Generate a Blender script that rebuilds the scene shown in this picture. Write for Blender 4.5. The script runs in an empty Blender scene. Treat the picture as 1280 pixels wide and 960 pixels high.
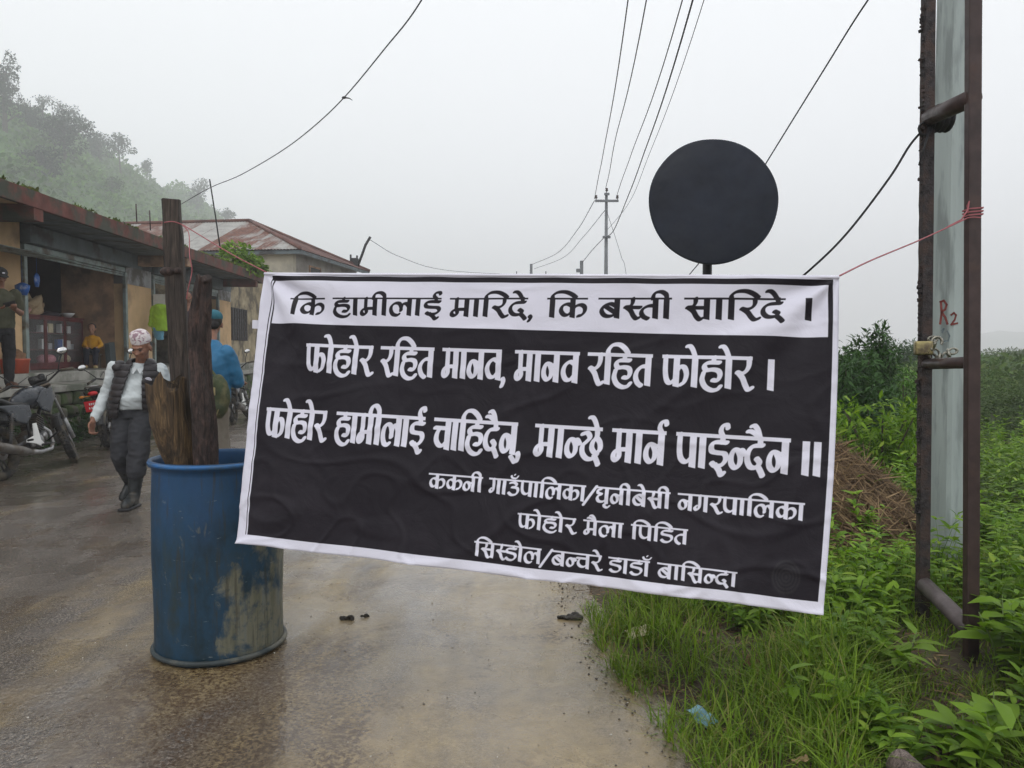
import bpy, bmesh, math, random
import numpy as np
from mathutils import Vector, Matrix, Euler, noise
random.seed(11); RNG = np.random.default_rng(11)
SC = bpy.context.scene; COL = SC.collection
rad = math.radians
# ---------------------------------------------------------------- camera
CAMZ = 1.39; PIT = rad(2.39); FPX = 960.0
cam = bpy.data.objects.new('camera', bpy.data.cameras.new('camera')); COL.objects.link(cam)
cam.location = (0, 0, CAMZ); cam.rotation_euler = (math.pi/2-PIT, 0, 0)
cam.data.sensor_width = 36; cam.data.lens = 27.0; cam.data.clip_end = 3000; cam.data.clip_start = .05
SC.camera = cam
# ---------------------------------------------------------------- world, sun, exposure
SC.view_settings.view_transform = 'Standard'; SC.view_settings.look = 'None'
SC.view_settings.exposure = 0.0; SC.view_settings.gamma = 1.0
SC.view_settings.use_curve_mapping = False
SUN_EL, SUN_AZ = rad(58), rad(200)          # behind the camera, high, veiled by cloud
wd = bpy.data.worlds.new('World'); SC.world = wd; wd.use_nodes = True
wt = wd.node_tree; wt.nodes.clear()
wo = wt.nodes.new('ShaderNodeOutputWorld'); b1 = wt.nodes.new('ShaderNodeBackground'); b2 = wt.nodes.new('ShaderNodeBackground')
ad = wt.nodes.new('ShaderNodeAddShader'); sky = wt.nodes.new('ShaderNodeTexSky')
sky.sky_type = 'NISHITA'; sky.sun_disc = False; sky.sun_elevation = SUN_EL; sky.sun_rotation = SUN_AZ
hs = wt.nodes.new('ShaderNodeHueSaturation'); hs.inputs['Saturation'].default_value = .25
wt.links.new(sky.outputs[0], hs.inputs['Color']); wt.links.new(hs.outputs[0], b1.inputs[0]); b1.inputs[1].default_value = .05
tc = wt.nodes.new('ShaderNodeTexCoord'); sx = wt.nodes.new('ShaderNodeSeparateXYZ'); cr = wt.nodes.new('ShaderNodeValToRGB')
wt.links.new(tc.outputs['Generated'], sx.inputs[0]); wt.links.new(sx.outputs['Z'], cr.inputs[0])
cr.color_ramp.elements[0].position = 0; cr.color_ramp.elements[0].color = (.84,.855,.875,1)
cr.color_ramp.elements[1].position = .5; cr.color_ramp.elements[1].color = (1.0,1.02,1.035,1)
wt.links.new(cr.outputs[0], b2.inputs[0]); b2.inputs[1].default_value = 1.05
wt.links.new(b1.outputs[0], ad.inputs[0]); wt.links.new(b2.outputs[0], ad.inputs[1]); wt.links.new(ad.outputs[0], wo.inputs[0])
sl = bpy.data.lights.new('sun', 'SUN'); sl.energy = .7; sl.angle = rad(25); sl.color = (1, .97, .93)
so = bpy.data.objects.new('sun', sl); COL.objects.link(so)
sd = Vector((math.sin(SUN_AZ)*math.cos(SUN_EL), math.cos(SUN_AZ)*math.cos(SUN_EL), math.sin(SUN_EL)))
so.rotation_euler = sd.to_track_quat('Z', 'Y').to_euler(); so.location = (0, -5, 20)
SC.cycles.volume_bounces = 3; SC.cycles.max_bounces = 8; SC.cycles.volume_max_steps = 64
HAZE = .0022

def P(px, py, Y):
    """world point at distance Y ahead that projects to pixel (px, py) of the photograph"""
    cx = (px-640)/FPX; cy = (480-py)/FPX
    c, s = math.cos(PIT), math.sin(PIT)
    t = Y/(c+cy*s)
    return Vector((cx*t, Y, CAMZ+t*(cy*c-s)))
def GR(px, py, z=0.0):
    cx = (px-640)/FPX; cy = (480-py)/FPX
    c, s = math.cos(PIT), math.sin(PIT)
    t = (z-CAMZ)/(cy*c-s)
    return Vector((cx*t, t*(c+cy*s), z))
# ---------------------------------------------------------------- object helpers
def tag(o, label=None, cat=None, group=None, kind=None):
    if label: o['label'] = label
    if cat: o['category'] = cat
    if group: o['group'] = group
    if kind: o['kind'] = kind
    return o
def thing(name, label, cat, loc=(0,0,0), rot=(0,0,0), group=None):
    o = bpy.data.objects.new(name, None); COL.objects.link(o); o.empty_display_size = .1
    o.location = loc; o.rotation_euler = rot
    return tag(o, label, cat, group)
def link(name, me, mat=None, parent=None, smooth=False):
    o = bpy.data.objects.new(name, me); COL.objects.link(o)
    if mat is not None and not me.materials:
        for m in (mat if isinstance(mat, (list, tuple)) else [mat]): me.materials.append(m)
    if parent is not None: o.parent = parent
    if smooth:
        me.polygons.foreach_set('use_smooth', np.ones(len(me.polygons), bool))
    return o
def copy_tree(o, parent=None):
    c = o.copy(); COL.objects.link(c)
    if parent is not None: c.parent = parent
    for ch in [q for q in ALLKIDS(o)]: copy_tree(ch, c)
    return c
def ALLKIDS(o): return [q for q in bpy.data.objects if q.parent == o]
def npmesh(name, V, F, mat, parent=None, smooth=False):
    V = np.ascontiguousarray(V, np.float32).reshape(-1, 3); F = np.ascontiguousarray(F, np.int32)
    k = F.shape[1]; me = bpy.data.meshes.new(name)
    me.vertices.add(len(V)); me.vertices.foreach_set('co', V.ravel())
    me.loops.add(F.size); me.loops.foreach_set('vertex_index', F.ravel())
    me.polygons.add(len(F)); me.polygons.foreach_set('loop_start', np.arange(0, F.size, k, dtype=np.int32))
    me.update(calc_edges=True); me.validate()
    return link(name, me, mat, parent, smooth)
def frame(d):
    d = Vector(d).normalized(); u = Vector((0,0,1)) if abs(d.z) < .95 else Vector((1,0,0))
    x = u.cross(d).normalized(); y = d.cross(x).normalized()
    return x, y, d
class MB:
    def __init__(s): s.v = []; s.f = []; s.m = []
    def add(s, V, F, mi=0):
        b = len(s.v); s.v += [tuple(p) for p in V]; s.f += [tuple(b+i for i in f) for f in F]; s.m += [mi]*len(F); return s
    def box(s, c, d, R=None, mi=0, taper=1.0, bev=0.0):
        if bev > 0:
            bm = bmesh.new(); bmesh.ops.create_cube(bm, size=1)
            for v in bm.verts: v.co = Vector((v.co.x*d[0], v.co.y*d[1], v.co.z*d[2]))
            bmesh.ops.bevel(bm, geom=bm.edges[:], offset=min(bev, min(d)*.45), segments=2, profile=.6, affect='EDGES')
            bm.verts.index_update()
            V = [v.co.copy() for v in bm.verts]; F = [[v.index for v in f.verts] for f in bm.faces]; bm.free()
            if taper != 1.0: V = [Vector((v.x*(taper if v.z > 0 else 1), v.y*(taper if v.z > 0 else 1), v.z)) for v in V]
        else:
            V = []
            for z in (-.5, .5):
                k = taper if z > 0 else 1
                for x, y in ((-.5,-.5),(.5,-.5),(.5,.5),(-.5,.5)): V.append(Vector((x*d[0]*k, y*d[1]*k, z*d[2])))
            F = [(3,2,1,0),(4,5,6,7),(0,1,5,4),(1,2,6,5),(2,3,7,6),(3,0,4,7)]
        if R is not None: V = [R @ v for v in V]
        c = Vector(c)
        return s.add([v+c for v in V], F, mi)
    def bb(s, x0,x1,y0,y1,z0,z1, mi=0, bev=0.0): return s.box(((x0+x1)/2,(y0+y1)/2,(z0+z1)/2),(abs(x1-x0),abs(y1-y0),abs(z1-z0)), mi=mi, bev=bev)
    def tube(s, pts, r, n=8, mi=0, cap=True, ell=None):
        pts = [Vector(p) for p in pts]; N = len(pts)
        if not hasattr(r, '__len__'): r = [r]*N
        V = []; F = []; px = None
        for i, p in enumerate(pts):
            d = (pts[min(i+1,N-1)]-pts[max(i-1,0)])
            if d.length < 1e-9: d = Vector((0,0,1))
            d.normalize()
            if px is None: x, y, _ = frame(d)
            else:
                x = (px-d*px.dot(d)).normalized(); y = d.cross(x).normalized()
            px = x
            for k in range(n):
                a = 2*math.pi*k/n; e = ell or (1,1)
                V.append(p+(x*math.cos(a)*e[0]+y*math.sin(a)*e[1])*r[i])
        for i in range(N-1):
            for k in range(n):
                k2 = (k+1) % n; F.append((i*n+k, i*n+k2, (i+1)*n+k2, (i+1)*n+k))
        if cap: F.append(tuple(range(n-1,-1,-1))); F.append(tuple((N-1)*n+k for k in range(n)))
        return s.add(V, F, mi)
    def loft(s, rings, n=16, mi=0, cap=True, pw=2.0):
        """rings: (centre, rx, ry[, yaw]) stacked along z, superellipse section"""
        V = []; F = []
        for rg in rings:
            c = Vector(rg[0]); rx, ry = rg[1], rg[2]; yaw = rg[3] if len(rg) > 3 else 0
            for k in range(n):
                a = 2*math.pi*k/n; ca, sa = math.cos(a), math.sin(a)
                x = rx*math.copysign(abs(ca)**(2/pw), ca); y = ry*math.copysign(abs(sa)**(2/pw), sa)
                V.append(c+Vector((x*math.cos(yaw)-y*math.sin(yaw), x*math.sin(yaw)+y*math.cos(yaw), 0)))
        N = len(rings)
        for i in range(N-1):
            for k in range(n):
                k2 = (k+1) % n; F.append((i*n+k, i*n+k2, (i+1)*n+k2, (i+1)*n+k))
        if cap: F.append(tuple(range(n-1,-1,-1))); F.append(tuple((N-1)*n+k for k in range(n)))
        return s.add(V, F, mi)
    def ell(s, c, r, n=14, m=9, R=None, mi=0):
        V = [Vector((0,0,-r[2]))]; F = []
        for j in range(1, m):
            t = math.pi*j/m
            for k in range(n):
                a = 2*math.pi*k/n; V.append(Vector((math.sin(t)*math.cos(a)*r[0], math.sin(t)*math.sin(a)*r[1], -math.cos(t)*r[2])))
        V.append(Vector((0,0,r[2]))); L = len(V)-1
        for k in range(n):
            k2 = (k+1) % n; F.append((0, 1+k2, 1+k)); F.append((L, 1+(m-2)*n+k, 1+(m-2)*n+k2))
            for j in range(m-2): F.append((1+j*n+k, 1+j*n+k2, 1+(j+1)*n+k2, 1+(j+1)*n+k))
        if R is not None: V = [R @ v for v in V]
        c = Vector(c); return s.add([v+c for v in V], F, mi)
    def cap(s, p, q, r0, r1, n=12, mi=0):
        p = Vector(p); q = Vector(q); d = q-p; L = d.length or 1e-6; d = d/L
        pts = [p-d*r0*.98, p-d*r0*.7, p, p.lerp(q,.5), q, q+d*r1*.7, q+d*r1*.98]
        return s.tube(pts, [r0*.2, r0*.71, r0, (r0+r1)/2, r1, r1*.71, r1*.2], n, mi)
    def torus(s, c, R, r, axis='y', n=36, m=10, mi=0, sq=1.0, a0=0, a1=2*math.pi):
        V = []; F = []; full = abs(a1-a0-2*math.pi) < 1e-6; N = n if full else n+1
        for i in range(N):
            a = a0+(a1-a0)*i/n
            for k in range(m):
                b = 2*math.pi*k/m; q = R+r*math.cos(b); w = r*sq*math.sin(b)
                x, z = q*math.cos(a), q*math.sin(a)
                V.append({'y': (x, w, z), 'x': (w, x, z), 'z': (x, z, w)}[axis])
        for i in range(n):
            i2 = (i+1) % N if full else i+1
            for k in range(m): k2 = (k+1) % m; F.append((i*m+k, i*m+k2, i2*m+k2, i2*m+k))
        c = Vector(c); return s.add([Vector(v)+c for v in V], F, mi)
    def lathe(s, prof, n=24, c=(0,0,0), mi=0, R=None):
        V = []; F = []
        for r, z in prof:
            for k in range(n):
                a = 2*math.pi*k/n; V.append(Vector((r*math.cos(a), r*math.sin(a), z)))
        for i in range(len(prof)-1):
            for k in range(n): k2 = (k+1) % n; F.append((i*n+k, i*n+k2, (i+1)*n+k2, (i+1)*n+k))
        if R is not None: V = [R @ v for v in V]
        c = Vector(c); return s.add([v+c for v in V], F, mi)
    def mesh(s, name):
        me = bpy.data.meshes.new(name); me.from_pydata(s.v, [], s.f)
        if len(set(s.m)) > 1: me.polygons.foreach_set('material_index', s.m)
        me.update(); return me
    def xf(s, M): s.v = [tuple(M @ Vector(p)) for p in s.v]; return s
    def build(s, name, mat, parent=None, smooth=False): return link(name, s.mesh(name), mat, parent, smooth)
def fuse(mb, voxel, it=3, disp=None, name='m', keep=None, solid=0, dec=1.0):
    """one continuous surface out of overlapping volumes: voxel remesh, smooth, displace, optionally cut away"""
    me = mb.mesh(name); o = bpy.data.objects.new('tmp', me); COL.objects.link(o)
    r = o.modifiers.new('r', 'REMESH'); r.mode = 'VOXEL'; r.voxel_size = voxel; r.use_smooth_shade = True
    sm = o.modifiers.new('s', 'SMOOTH'); sm.factor = .5; sm.iterations = it
    dg = bpy.context.evaluated_depsgraph_get(); dg.update()
    m2 = bpy.data.meshes.new_from_object(o.evaluated_get(dg)); bpy.data.objects.remove(o); m2.name = name
    if disp:
        nv = len(m2.vertices); N = np.empty(nv*3, np.float32); m2.vertices.foreach_get('normal', N); N = N.reshape(-1,3)
        V = np.empty(nv*3, np.float32); m2.vertices.foreach_get('co', V); V = V.reshape(-1,3)
        dd = np.array([disp(Vector(v)) for v in V], np.float32)
        m2.vertices.foreach_set('co', (V+N*dd[:,None]).ravel()); m2.update()
    if keep:
        bm = bmesh.new(); bm.from_mesh(m2)
        bmesh.ops.delete(bm, geom=[v for v in bm.verts if not keep(v.co)], context='VERTS'); bm.to_mesh(m2); bm.free()
    if solid:
        o = bpy.data.objects.new('tmp', m2); COL.objects.link(o); q = o.modifiers.new('q', 'SOLIDIFY'); q.thickness = solid; q.offset = 1
        dg.update(); dg = bpy.context.evaluated_depsgraph_get(); m3 = bpy.data.meshes.new_from_object(o.evaluated_get(dg)); bpy.data.objects.remove(o); m2 = m3; m2.name = name
    for p in m2.polygons: p.use_smooth = True
    return m2
def fold(amp, sc, st=(1,1,1)):
    def f(v): return amp*noise.fractal(Vector((v.x*sc*st[0], v.y*sc*st[1], v.z*sc*st[2])), 1.0, 2.0, 3)
    return f
# ---------------------------------------------------------------- materials
def nd(t, ty, **k):
    n = t.nodes.new(ty)
    for a, b in k.items(): setattr(n, a, b)
    return n
def newmat(name):
    m = bpy.data.materials.new(name); m.use_nodes = True; t = m.node_tree
    return m, t, t.nodes['Principled BSDF']
def coords(t, scale=(1,1,1), obj=True):
    c = nd(t, 'ShaderNodeTexCoord'); mp = nd(t, 'ShaderNodeMapping'); mp.inputs['Scale'].default_value = scale
    t.links.new(c.outputs['Object' if obj else 'Generated'], mp.inputs[0]); return mp.outputs[0]
def gcoords(t, scale=(1,1,1), rot=(0,0,0)):
    c = nd(t, 'ShaderNodeNewGeometry'); mp = nd(t, 'ShaderNodeMapping'); mp.inputs['Scale'].default_value = scale; mp.inputs['Rotation'].default_value = rot
    t.links.new(c.outputs['Position'], mp.inputs[0]); return mp.outputs[0]
def nz(t, co, scale, det=4, rough=.55, dist=0):
    n = nd(t, 'ShaderNodeTexNoise'); n.inputs['Scale'].default_value = scale; n.inputs['Detail'].default_value = det
    n.inputs['Roughness'].default_value = rough; n.inputs['Distortion'].default_value = dist; t.links.new(co, n.inputs['Vector']); return n.outputs['Fac']
def ramp(t, fac, stops):
    r = nd(t, 'ShaderNodeValToRGB'); e = r.color_ramp.elements
    while len(e) < len(stops): e.new(.5)
    for q, (p, c) in zip(e, stops):
        q.position = p; q.color = (*c, 1) if hasattr(c, '__len__') else (c, c, c, 1)
    t.links.new(fac, r.inputs[0]); return r.outputs[0]
def mix(t, fac, a, b, bt='MIX'):
    n = nd(t, 'ShaderNodeMix', data_type='RGBA', blend_type=bt)
    for s, v in ((0, fac), (6, a), (7, b)):
        if hasattr(v, 'links') or isinstance(v, bpy.types.NodeSocket): t.links.new(v, n.inputs[s])
        else: n.inputs[s].default_value = v if s == 0 else (*v, 1)
    return n.outputs[2]
def bump(t, h, st, d, bs, prev=None):
    b = nd(t, 'ShaderNodeBump'); b.inputs['Strength'].default_value = st; b.inputs['Distance'].default_value = d
    t.links.new(h, b.inputs['Height'])
    if prev is not None: t.links.new(prev, b.inputs['Normal'])
    t.links.new(b.outputs[0], bs.inputs['Normal']); return b.outputs[0]
def pm(name, c, rough=.6, var=.25, sc=6, det=4, bst=.3, bd=.01, bsc=None, metal=0, spec=.3, dirt=None, dsc=2.5, dth=.55, st=(1,1,1), rnd=0, coat=0):
    m, t, b = newmat(name); co = coords(t, st); f = nz(t, co, sc, det)
    lo = tuple(x*(1-var) for x in c); hi = tuple(min(1, x*(1+var)) for x in c)
    col = ramp(t, f, [(.3, lo), (.7, hi)])
    if dirt is not None:
        g = ramp(t, nz(t, co, dsc, 5, .6), [(dth-.06, 0), (dth+.08, 1)]); col = mix(t, g, col, dirt)
    if rnd:
        oi = nd(t, 'ShaderNodeObjectInfo'); h = nd(t, 'ShaderNodeHueSaturation')
        mr = nd(t, 'ShaderNodeMapRange'); mr.inputs[3].default_value = 1-rnd; mr.inputs[4].default_value = 1+rnd
        t.links.new(oi.outputs['Random'], mr.inputs[0]); t.links.new(mr.outputs[0], h.inputs['Value']); t.links.new(col, h.inputs['Color']); col = h.outputs[0]
    t.links.new(col, b.inputs['Base Color'])
    rr = ramp(t, nz(t, co, sc*1.7, 3), [(.3, max(0, rough-.12)), (.7, min(1, rough+.12))]); t.links.new(rr, b.inputs['Roughness'])
    b.inputs['Metallic'].default_value = metal; b.inputs['Specular IOR Level'].default_value = spec; b.inputs['Coat Weight'].default_value = coat
    if bst: bump(t, nz(t, co, bsc or sc*3, 5, .6), bst, bd, b)
    return m
def leafmat(name, cols, trans=.3, rough=.45, nscale=.6):
    m, t, b = newmat(name); g = nd(t, 'ShaderNodeNewGeometry')
    n = len(cols); stops = [((i)/(n-1), c) for i, c in enumerate(cols)]
    col = ramp(t, g.outputs['Random Per Island'], stops)
    f = nz(t, gcoords(t), nscale, 3); v = ramp(t, f, [(.3, .55), (.7, 1.3)])
    col = mix(t, 1.0, col, v, 'MULTIPLY'); t.links.new(col, b.inputs['Base Color']); b.inputs['Roughness'].default_value = rough
    b.inputs['Specular IOR Level'].default_value = .18
    tr = nd(t, 'ShaderNodeBsdfTranslucent'); t.links.new(mix(t, 1.0, col, (1.15,1.25,.5), 'MULTIPLY'), tr.inputs[0])
    ms = nd(t, 'ShaderNodeMixShader'); ms.inputs[0].default_value = trans; out = t.nodes['Material Output']
    t.links.new(b.outputs[0], ms.inputs[1]); t.links.new(tr.outputs[0], ms.inputs[2]); t.links.new(ms.outputs[0], out.inputs[0])
    return m
# ---------------------------------------------------------------- foliage in numpy
def norm(a): return a/np.maximum(np.linalg.norm(a, axis=-1, keepdims=True), 1e-9)
def leaf_arrays(pos, d, up, L, Wd, droop=.25, fold_=.25):
    """pos, d (direction), up: (n,3); L, Wd: (n,) -> verts, tris"""
    n = len(pos); d = norm(d); side = norm(np.cross(d, up)); nn = np.cross(side, d)
    s = np.array([0,.3,.68,1.0]); w = np.array([0,.5,.42,0])
    V = np.zeros((n, 8, 3))
    for i in range(4): V[:,i] = pos+d*(L*s[i])[:,None]-nn*(L*droop*s[i]**2)[:,None]
    for k, i in enumerate((1,2)):
        V[:,4+k] = V[:,i]+side*(Wd*w[i])[:,None]+nn*(Wd*fold_*w[i])[:,None]
        V[:,6+k] = V[:,i]-side*(Wd*w[i])[:,None]+nn*(Wd*fold_*w[i])[:,None]
    T = np.array([(0,1,4),(0,6,1),(1,5,4),(1,2,5),(1,6,7),(1,7,2),(2,3,5),(2,7,3)])
    F = (np.arange(n)[:,None,None]*8+T[None]).reshape(-1,3)
    return V.reshape(-1,3), F
def blade_arrays(pos, az, H, lean, w):
    n = len(pos); d = np.stack([np.cos(az), np.sin(az), np.zeros(n)], 1); sd = np.stack([-np.sin(az), np.cos(az), np.zeros(n)], 1)
    V = np.zeros((n, 7, 3)); s = [0,.35,.7,1.0]
    for i in range(4):
        c = pos+d*(lean*H*s[i]**1.8)[:,None]; c[:,2] += H*s[i]*(1-.32*lean*s[i]**1.5)
        ww = w*(1, .9, .6, 0)[i]
        if i < 3: V[:,2*i] = c-sd*ww[:,None]; V[:,2*i+1] = c+sd*ww[:,None]
        else: V[:,6] = c
    T = np.array([(0,1,3),(0,3,2),(2,3,5),(2,5,4),(4,5,6)])
    return V.reshape(-1,3), (np.arange(n)[:,None,None]*7+T[None]).reshape(-1,3)
def cat(parts):
    V = []; F = []; b = 0
    for v, f in parts: V.append(v); F.append(f+b); b += len(v)
    return np.concatenate(V), np.concatenate(F)
def rdir(n, zmin=-1, zmax=1):
    z = RNG.uniform(zmin, zmax, n); a = RNG.uniform(0, 2*np.pi, n); r = np.sqrt(np.maximum(0, 1-z*z))
    return np.stack([r*np.cos(a), r*np.sin(a), z], 1)
def crown_arrays(clumps, n, L, aspect=.55, shell=.55):
    """leaf-sized faces spread through the clump volumes [(centre, (rx,ry,rz))]"""
    c = np.array([k[0] for k in clumps], float); r = np.array([k[1] for k in clumps], float)
    vol = (r.prod(1))**(2/3); idx = RNG.choice(len(c), n, p=vol/vol.sum())
    d = rdir(n); q = RNG.uniform(shell, 1.08, n)**.7
    lump = 1+.25*np.sin(d[:,0]*5+idx)*np.sin(d[:,1]*6+idx*2)*np.cos(d[:,2]*5)
    pos = c[idx]+d*r[idx]*(q*lump)[:,None]
    dirn = norm(d*.8+rdir(n)*.8+np.array([0,0,-.1])); up = norm(d*.5+rdir(n)*.5+np.array([0,0,.9]))
    ll = L*RNG.uniform(.6, 1.35, n)
    return leaf_arrays(pos, dirn, up, ll, ll*aspect)
# ================================================================ MATERIALS shared
M = {}
M['concrete'] = pm('concrete', (.30,.29,.26), .8, .2, 5, dirt=(.12,.13,.10), dsc=1.6)
M['fascia'] = pm('fascia_paint', (.13,.045,.035), .75, .35, 4, dirt=(.05,.055,.04), dsc=2.2, dth=.5, bst=.4)
M['beige'] = pm('beige_paint', (.56,.38,.21), .8, .12, 2.5, dirt=(.36,.25,.15), dsc=1.2, dth=.6, bst=.15)
M['beige2'] = pm('beige_paint_shaded', (.42,.26,.16), .8, .2, 2.5, dirt=(.2,.13,.09), dsc=1.6, dth=.5, bst=.2)  # browner copy of the beige, with the inner pier's shade put into its colour
M['bluegrey'] = pm('bluegrey_paint_and_shade', (.10,.125,.135), .6, .2, 3, dirt=(.05,.05,.05), dsc=2)
M['shutter'] = pm('shutter_metal', (.22,.27,.26), .45, .2, 5, metal=.3, dirt=(.12,.1,.08), dsc=3)
M['plaster'] = pm('grey_plaster', (.34,.35,.36), .8, .35, 2.0, dirt=(.14,.13,.12), dsc=2.5, dth=.48)
M['oldwall'] = pm('stained_wall', (.36,.30,.20), .85, .3, 3.0, dirt=(.13,.11,.08), dsc=1.7, dth=.5, bst=.8, bd=.03)
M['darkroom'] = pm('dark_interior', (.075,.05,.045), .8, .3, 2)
M['creamwall'] = pm('cream_wall', (.52,.48,.38), .8, .12, 2, dirt=(.36,.33,.27), dsc=.8, dth=.5)
M['greywall'] = pm('grey_wall', (.33,.31,.28), .8, .12, 2, dirt=(.22,.2,.18), dsc=1)
M['black'] = pm('black_metal', (.015,.015,.017), .5, .3, 8)
M['steel'] = pm('brown_painted_steel', (.045,.028,.026), .42, .3, 14, dirt=(.062,.036,.030), dsc=9, dth=.62, bst=.3, bd=.002)
M['flaky'] = pm('flaking_rusty_steel', (.035,.029,.03), .7, .6, 40, dirt=(.062,.040,.034), dsc=14, dth=.52, bst=1, bd=.008)
M['pole'] = pm('pole_concrete', (.33,.375,.365), .7, .15, 2.5, dirt=(.22,.25,.245), dsc=4, dth=.55, st=(3,3,.5), bst=.5, bd=.004, bsc=20)
M['greymetal'] = pm('galvanised_steel', (.16,.17,.18), .5, .15, 5, metal=.2)
M['wire'] = pm('cable_rubber', (.02,.02,.022), .6, .1, 5, bst=0)
M['leaf'] = leafmat('weed_leaf', [(.055,.12,.010),(.14,.26,.018),(.22,.36,.03),(.08,.17,.015),(.29,.40,.05)], .35)
M['leaf2'] = leafmat('shrub_leaf', [(.02,.05,.015),(.035,.085,.02),(.05,.11,.03),(.03,.07,.02)], .25)
M['grass'] = leafmat('grass_blade', [(.07,.15,.012),(.16,.27,.02),(.24,.36,.035),(.12,.21,.02),(.32,.30,.10)], .35, .5)
M['straw'] = leafmat('straw', [(.06,.035,.02),(.14,.09,.045),(.29,.20,.11),(.045,.026,.017),(.16,.10,.055)], .05, .7)
M['treeleaf'] = leafmat('tree_leaf', [(.007,.022,.007),(.013,.036,.010),(.022,.05,.014)], .2, .5, .25)
M['hillleaf'] = leafmat('hillside_leaf', [(.05,.12,.015),(.07,.17,.02),(.10,.20,.03),(.035,.09,.015)], .2, .6, .07)
M['bark'] = pm('bark', (.07,.055,.04), .9, .4, 6, bst=.8, bd=.02)
M['slope'] = leafmat('slope_leaf', [(.05,.12,.012),(.08,.19,.018),(.13,.26,.03),(.045,.12,.012)], .15, .6, .045)
M['olive'] = leafmat('olive_scrub_leaf', [(.035,.075,.012),(.06,.115,.02),(.09,.15,.026),(.045,.085,.015),(.11,.15,.04)], .2, .6, .12)
M['moss'] = leafmat('roof_moss', [(.05,.09,.015),(.09,.13,.02),(.12,.10,.03)], .1, .8, 3)
# ================================================================ ROAD AND GROUND
EY = np.array([-6, 1.2, 2.0, 2.6, 3.25, 4.1, 4.7, 8, 15, 30, 60, 120.]); EX = np.array([1.6,1.0,.72,.55,.42,.36,.24,.35,1.5,2.3,0,-8.])
def edge_x(y): return np.interp(y, EY, EX)
def gnoise(x, y, s, seed=0):
    return np.array([noise.fractal(Vector((a*s+seed, b*s-seed, seed*.7)), 1.0, 2.0, 4) for a, b in zip(x.ravel(), y.ravel())]).reshape(x.shape)
def gz(x, y, n1=0, n2=0):
    d = x-edge_x(y)+n2*.10
    s = np.clip(d/.5, 0, 1); s = s*s*(3-2*s)
    z = -.035+s*(.085+.05*n1)
    far = np.clip((d-9)/40, 0, 1); z = z+far*(.35+.3*n1)-np.clip((d-40)/40, 0, 1)*2.0
    return z
def sgrid(lo, hi, near, n, pw=2.2):
    t = np.linspace(-1, 1, n); g = np.sign(t)*np.abs(t)**pw
    return np.where(g < 0, near+(-g)*(lo-near)*1.0, near+g*(hi-near))
xs = sgrid(-460, 900, 1.2, 220, 2.6); ys = sgrid(-40, 1080, 3.5, 220, 2.6)
X, Y = np.meshgrid(xs, ys)
N1 = gnoise(X, Y, .45, 3); N2 = gnoise(X, Y, 1.6, 9)
Z = gz(X, Y, N1, N2)
def gridfaces(ny, nx):
    i = np.arange(ny-1)[:,None]*nx+np.arange(nx-1)[None]; return np.stack([i, i+1, i+nx+1, i+nx], -1).reshape(-1,4)
m, t, b = newmat('verge_soil'); co = gcoords(t)
col = ramp(t, nz(t, co, 2.2, 6), [(.3,(.035,.026,.016)),(.55,(.075,.055,.032)),(.75,(.05,.065,.022))])
far_ = nd(t, 'ShaderNodeCameraData')
t.links.new(col, b.inputs['Base Color']); b.inputs['Roughness'].default_value = .85; bump(t, nz(t, co, 30, 5), .8, .02, b); M['soil'] = m
g = npmesh('ground', np.stack([X,Y,Z],-1).reshape(-1,3), gridfaces(*X.shape), M['soil'], smooth=True); tag(g, kind='structure')
# road
ry = np.concatenate([np.arange(-3, 9, .08), np.arange(9, 60, .6)]); rx = np.linspace(0, 1, 150)
RX = -7.6+(edge_x(ry)[:,None]+.35+7.6)*rx[None]; RY = np.repeat(ry[:,None], 150, 1)
RN = gnoise(RX, RY*.35, 1.1, 5); RN2 = gnoise(RX, RY, 5, 2)
FD_ = 1-np.clip((RY-8)/6, 0, 1)
RZ = .012*RN*np.clip((RY+3)/3, 0, 1)*FD_+.0035*RN2*FD_-.03*np.clip((rx[None]-.94)/.06, 0, 1)**2
m, t, b = newmat('wet_muddy_tarmac')
c1 = gcoords(t); cs = gcoords(t, (1.5,.22,1), (0,0,rad(-4)))
big = nz(t, c1, .75, 5, .6, .3); streak = nz(t, cs, 1.6, 5, .6, .6); med = nz(t, c1, 3.2, 6, .65)
silt = ramp(t, nz(t, c1, 14, 6, .7), [(.3,(.20,.145,.068)),(.7,(.335,.255,.13))])
grit = ramp(t, nz(t, c1, 85, 3, .85), [(.36,(.022,.018,.015)),(.5,(.105,.088,.075)),(.64,(.30,.26,.22))])
mixf = nd(t, 'ShaderNodeMath', operation='ADD'); t.links.new(streak, mixf.inputs[0]); t.links.new(big, mixf.inputs[1])
mf2 = nd(t, 'ShaderNodeMath', operation='MULTIPLY_ADD'); t.links.new(med, mf2.inputs[0]); mf2.inputs[1].default_value = .5; t.links.new(mixf.outputs[0], mf2.inputs[2])
# more silt towards the right of the road and close to the verge
sp = nd(t, 'ShaderNodeSeparateXYZ'); t.links.new(c1, sp.inputs[0])
mr = nd(t, 'ShaderNodeMapRange'); mr.inputs[1].default_value = -3.2; mr.inputs[2].default_value = .2; mr.inputs[3].default_value = -.20; mr.inputs[4].default_value = .22
t.links.new(sp.outputs['X'], mr.inputs[0])
mf3 = nd(t, 'ShaderNodeMath', operation='ADD'); t.links.new(mf2.outputs[0], mf3.inputs[0]); t.links.new(mr.outputs[0], mf3.inputs[1])
fac = ramp(t, mf3.outputs[0], [(.0,0),(1,1)]); fac = nd(t, 'ShaderNodeMapRange'); fac.inputs[1].default_value = 1.12; fac.inputs[2].default_value = 1.48; t.links.new(mf3.outputs[0], fac.inputs[0])
col = mix(t, fac.outputs[0], grit, silt)
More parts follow.
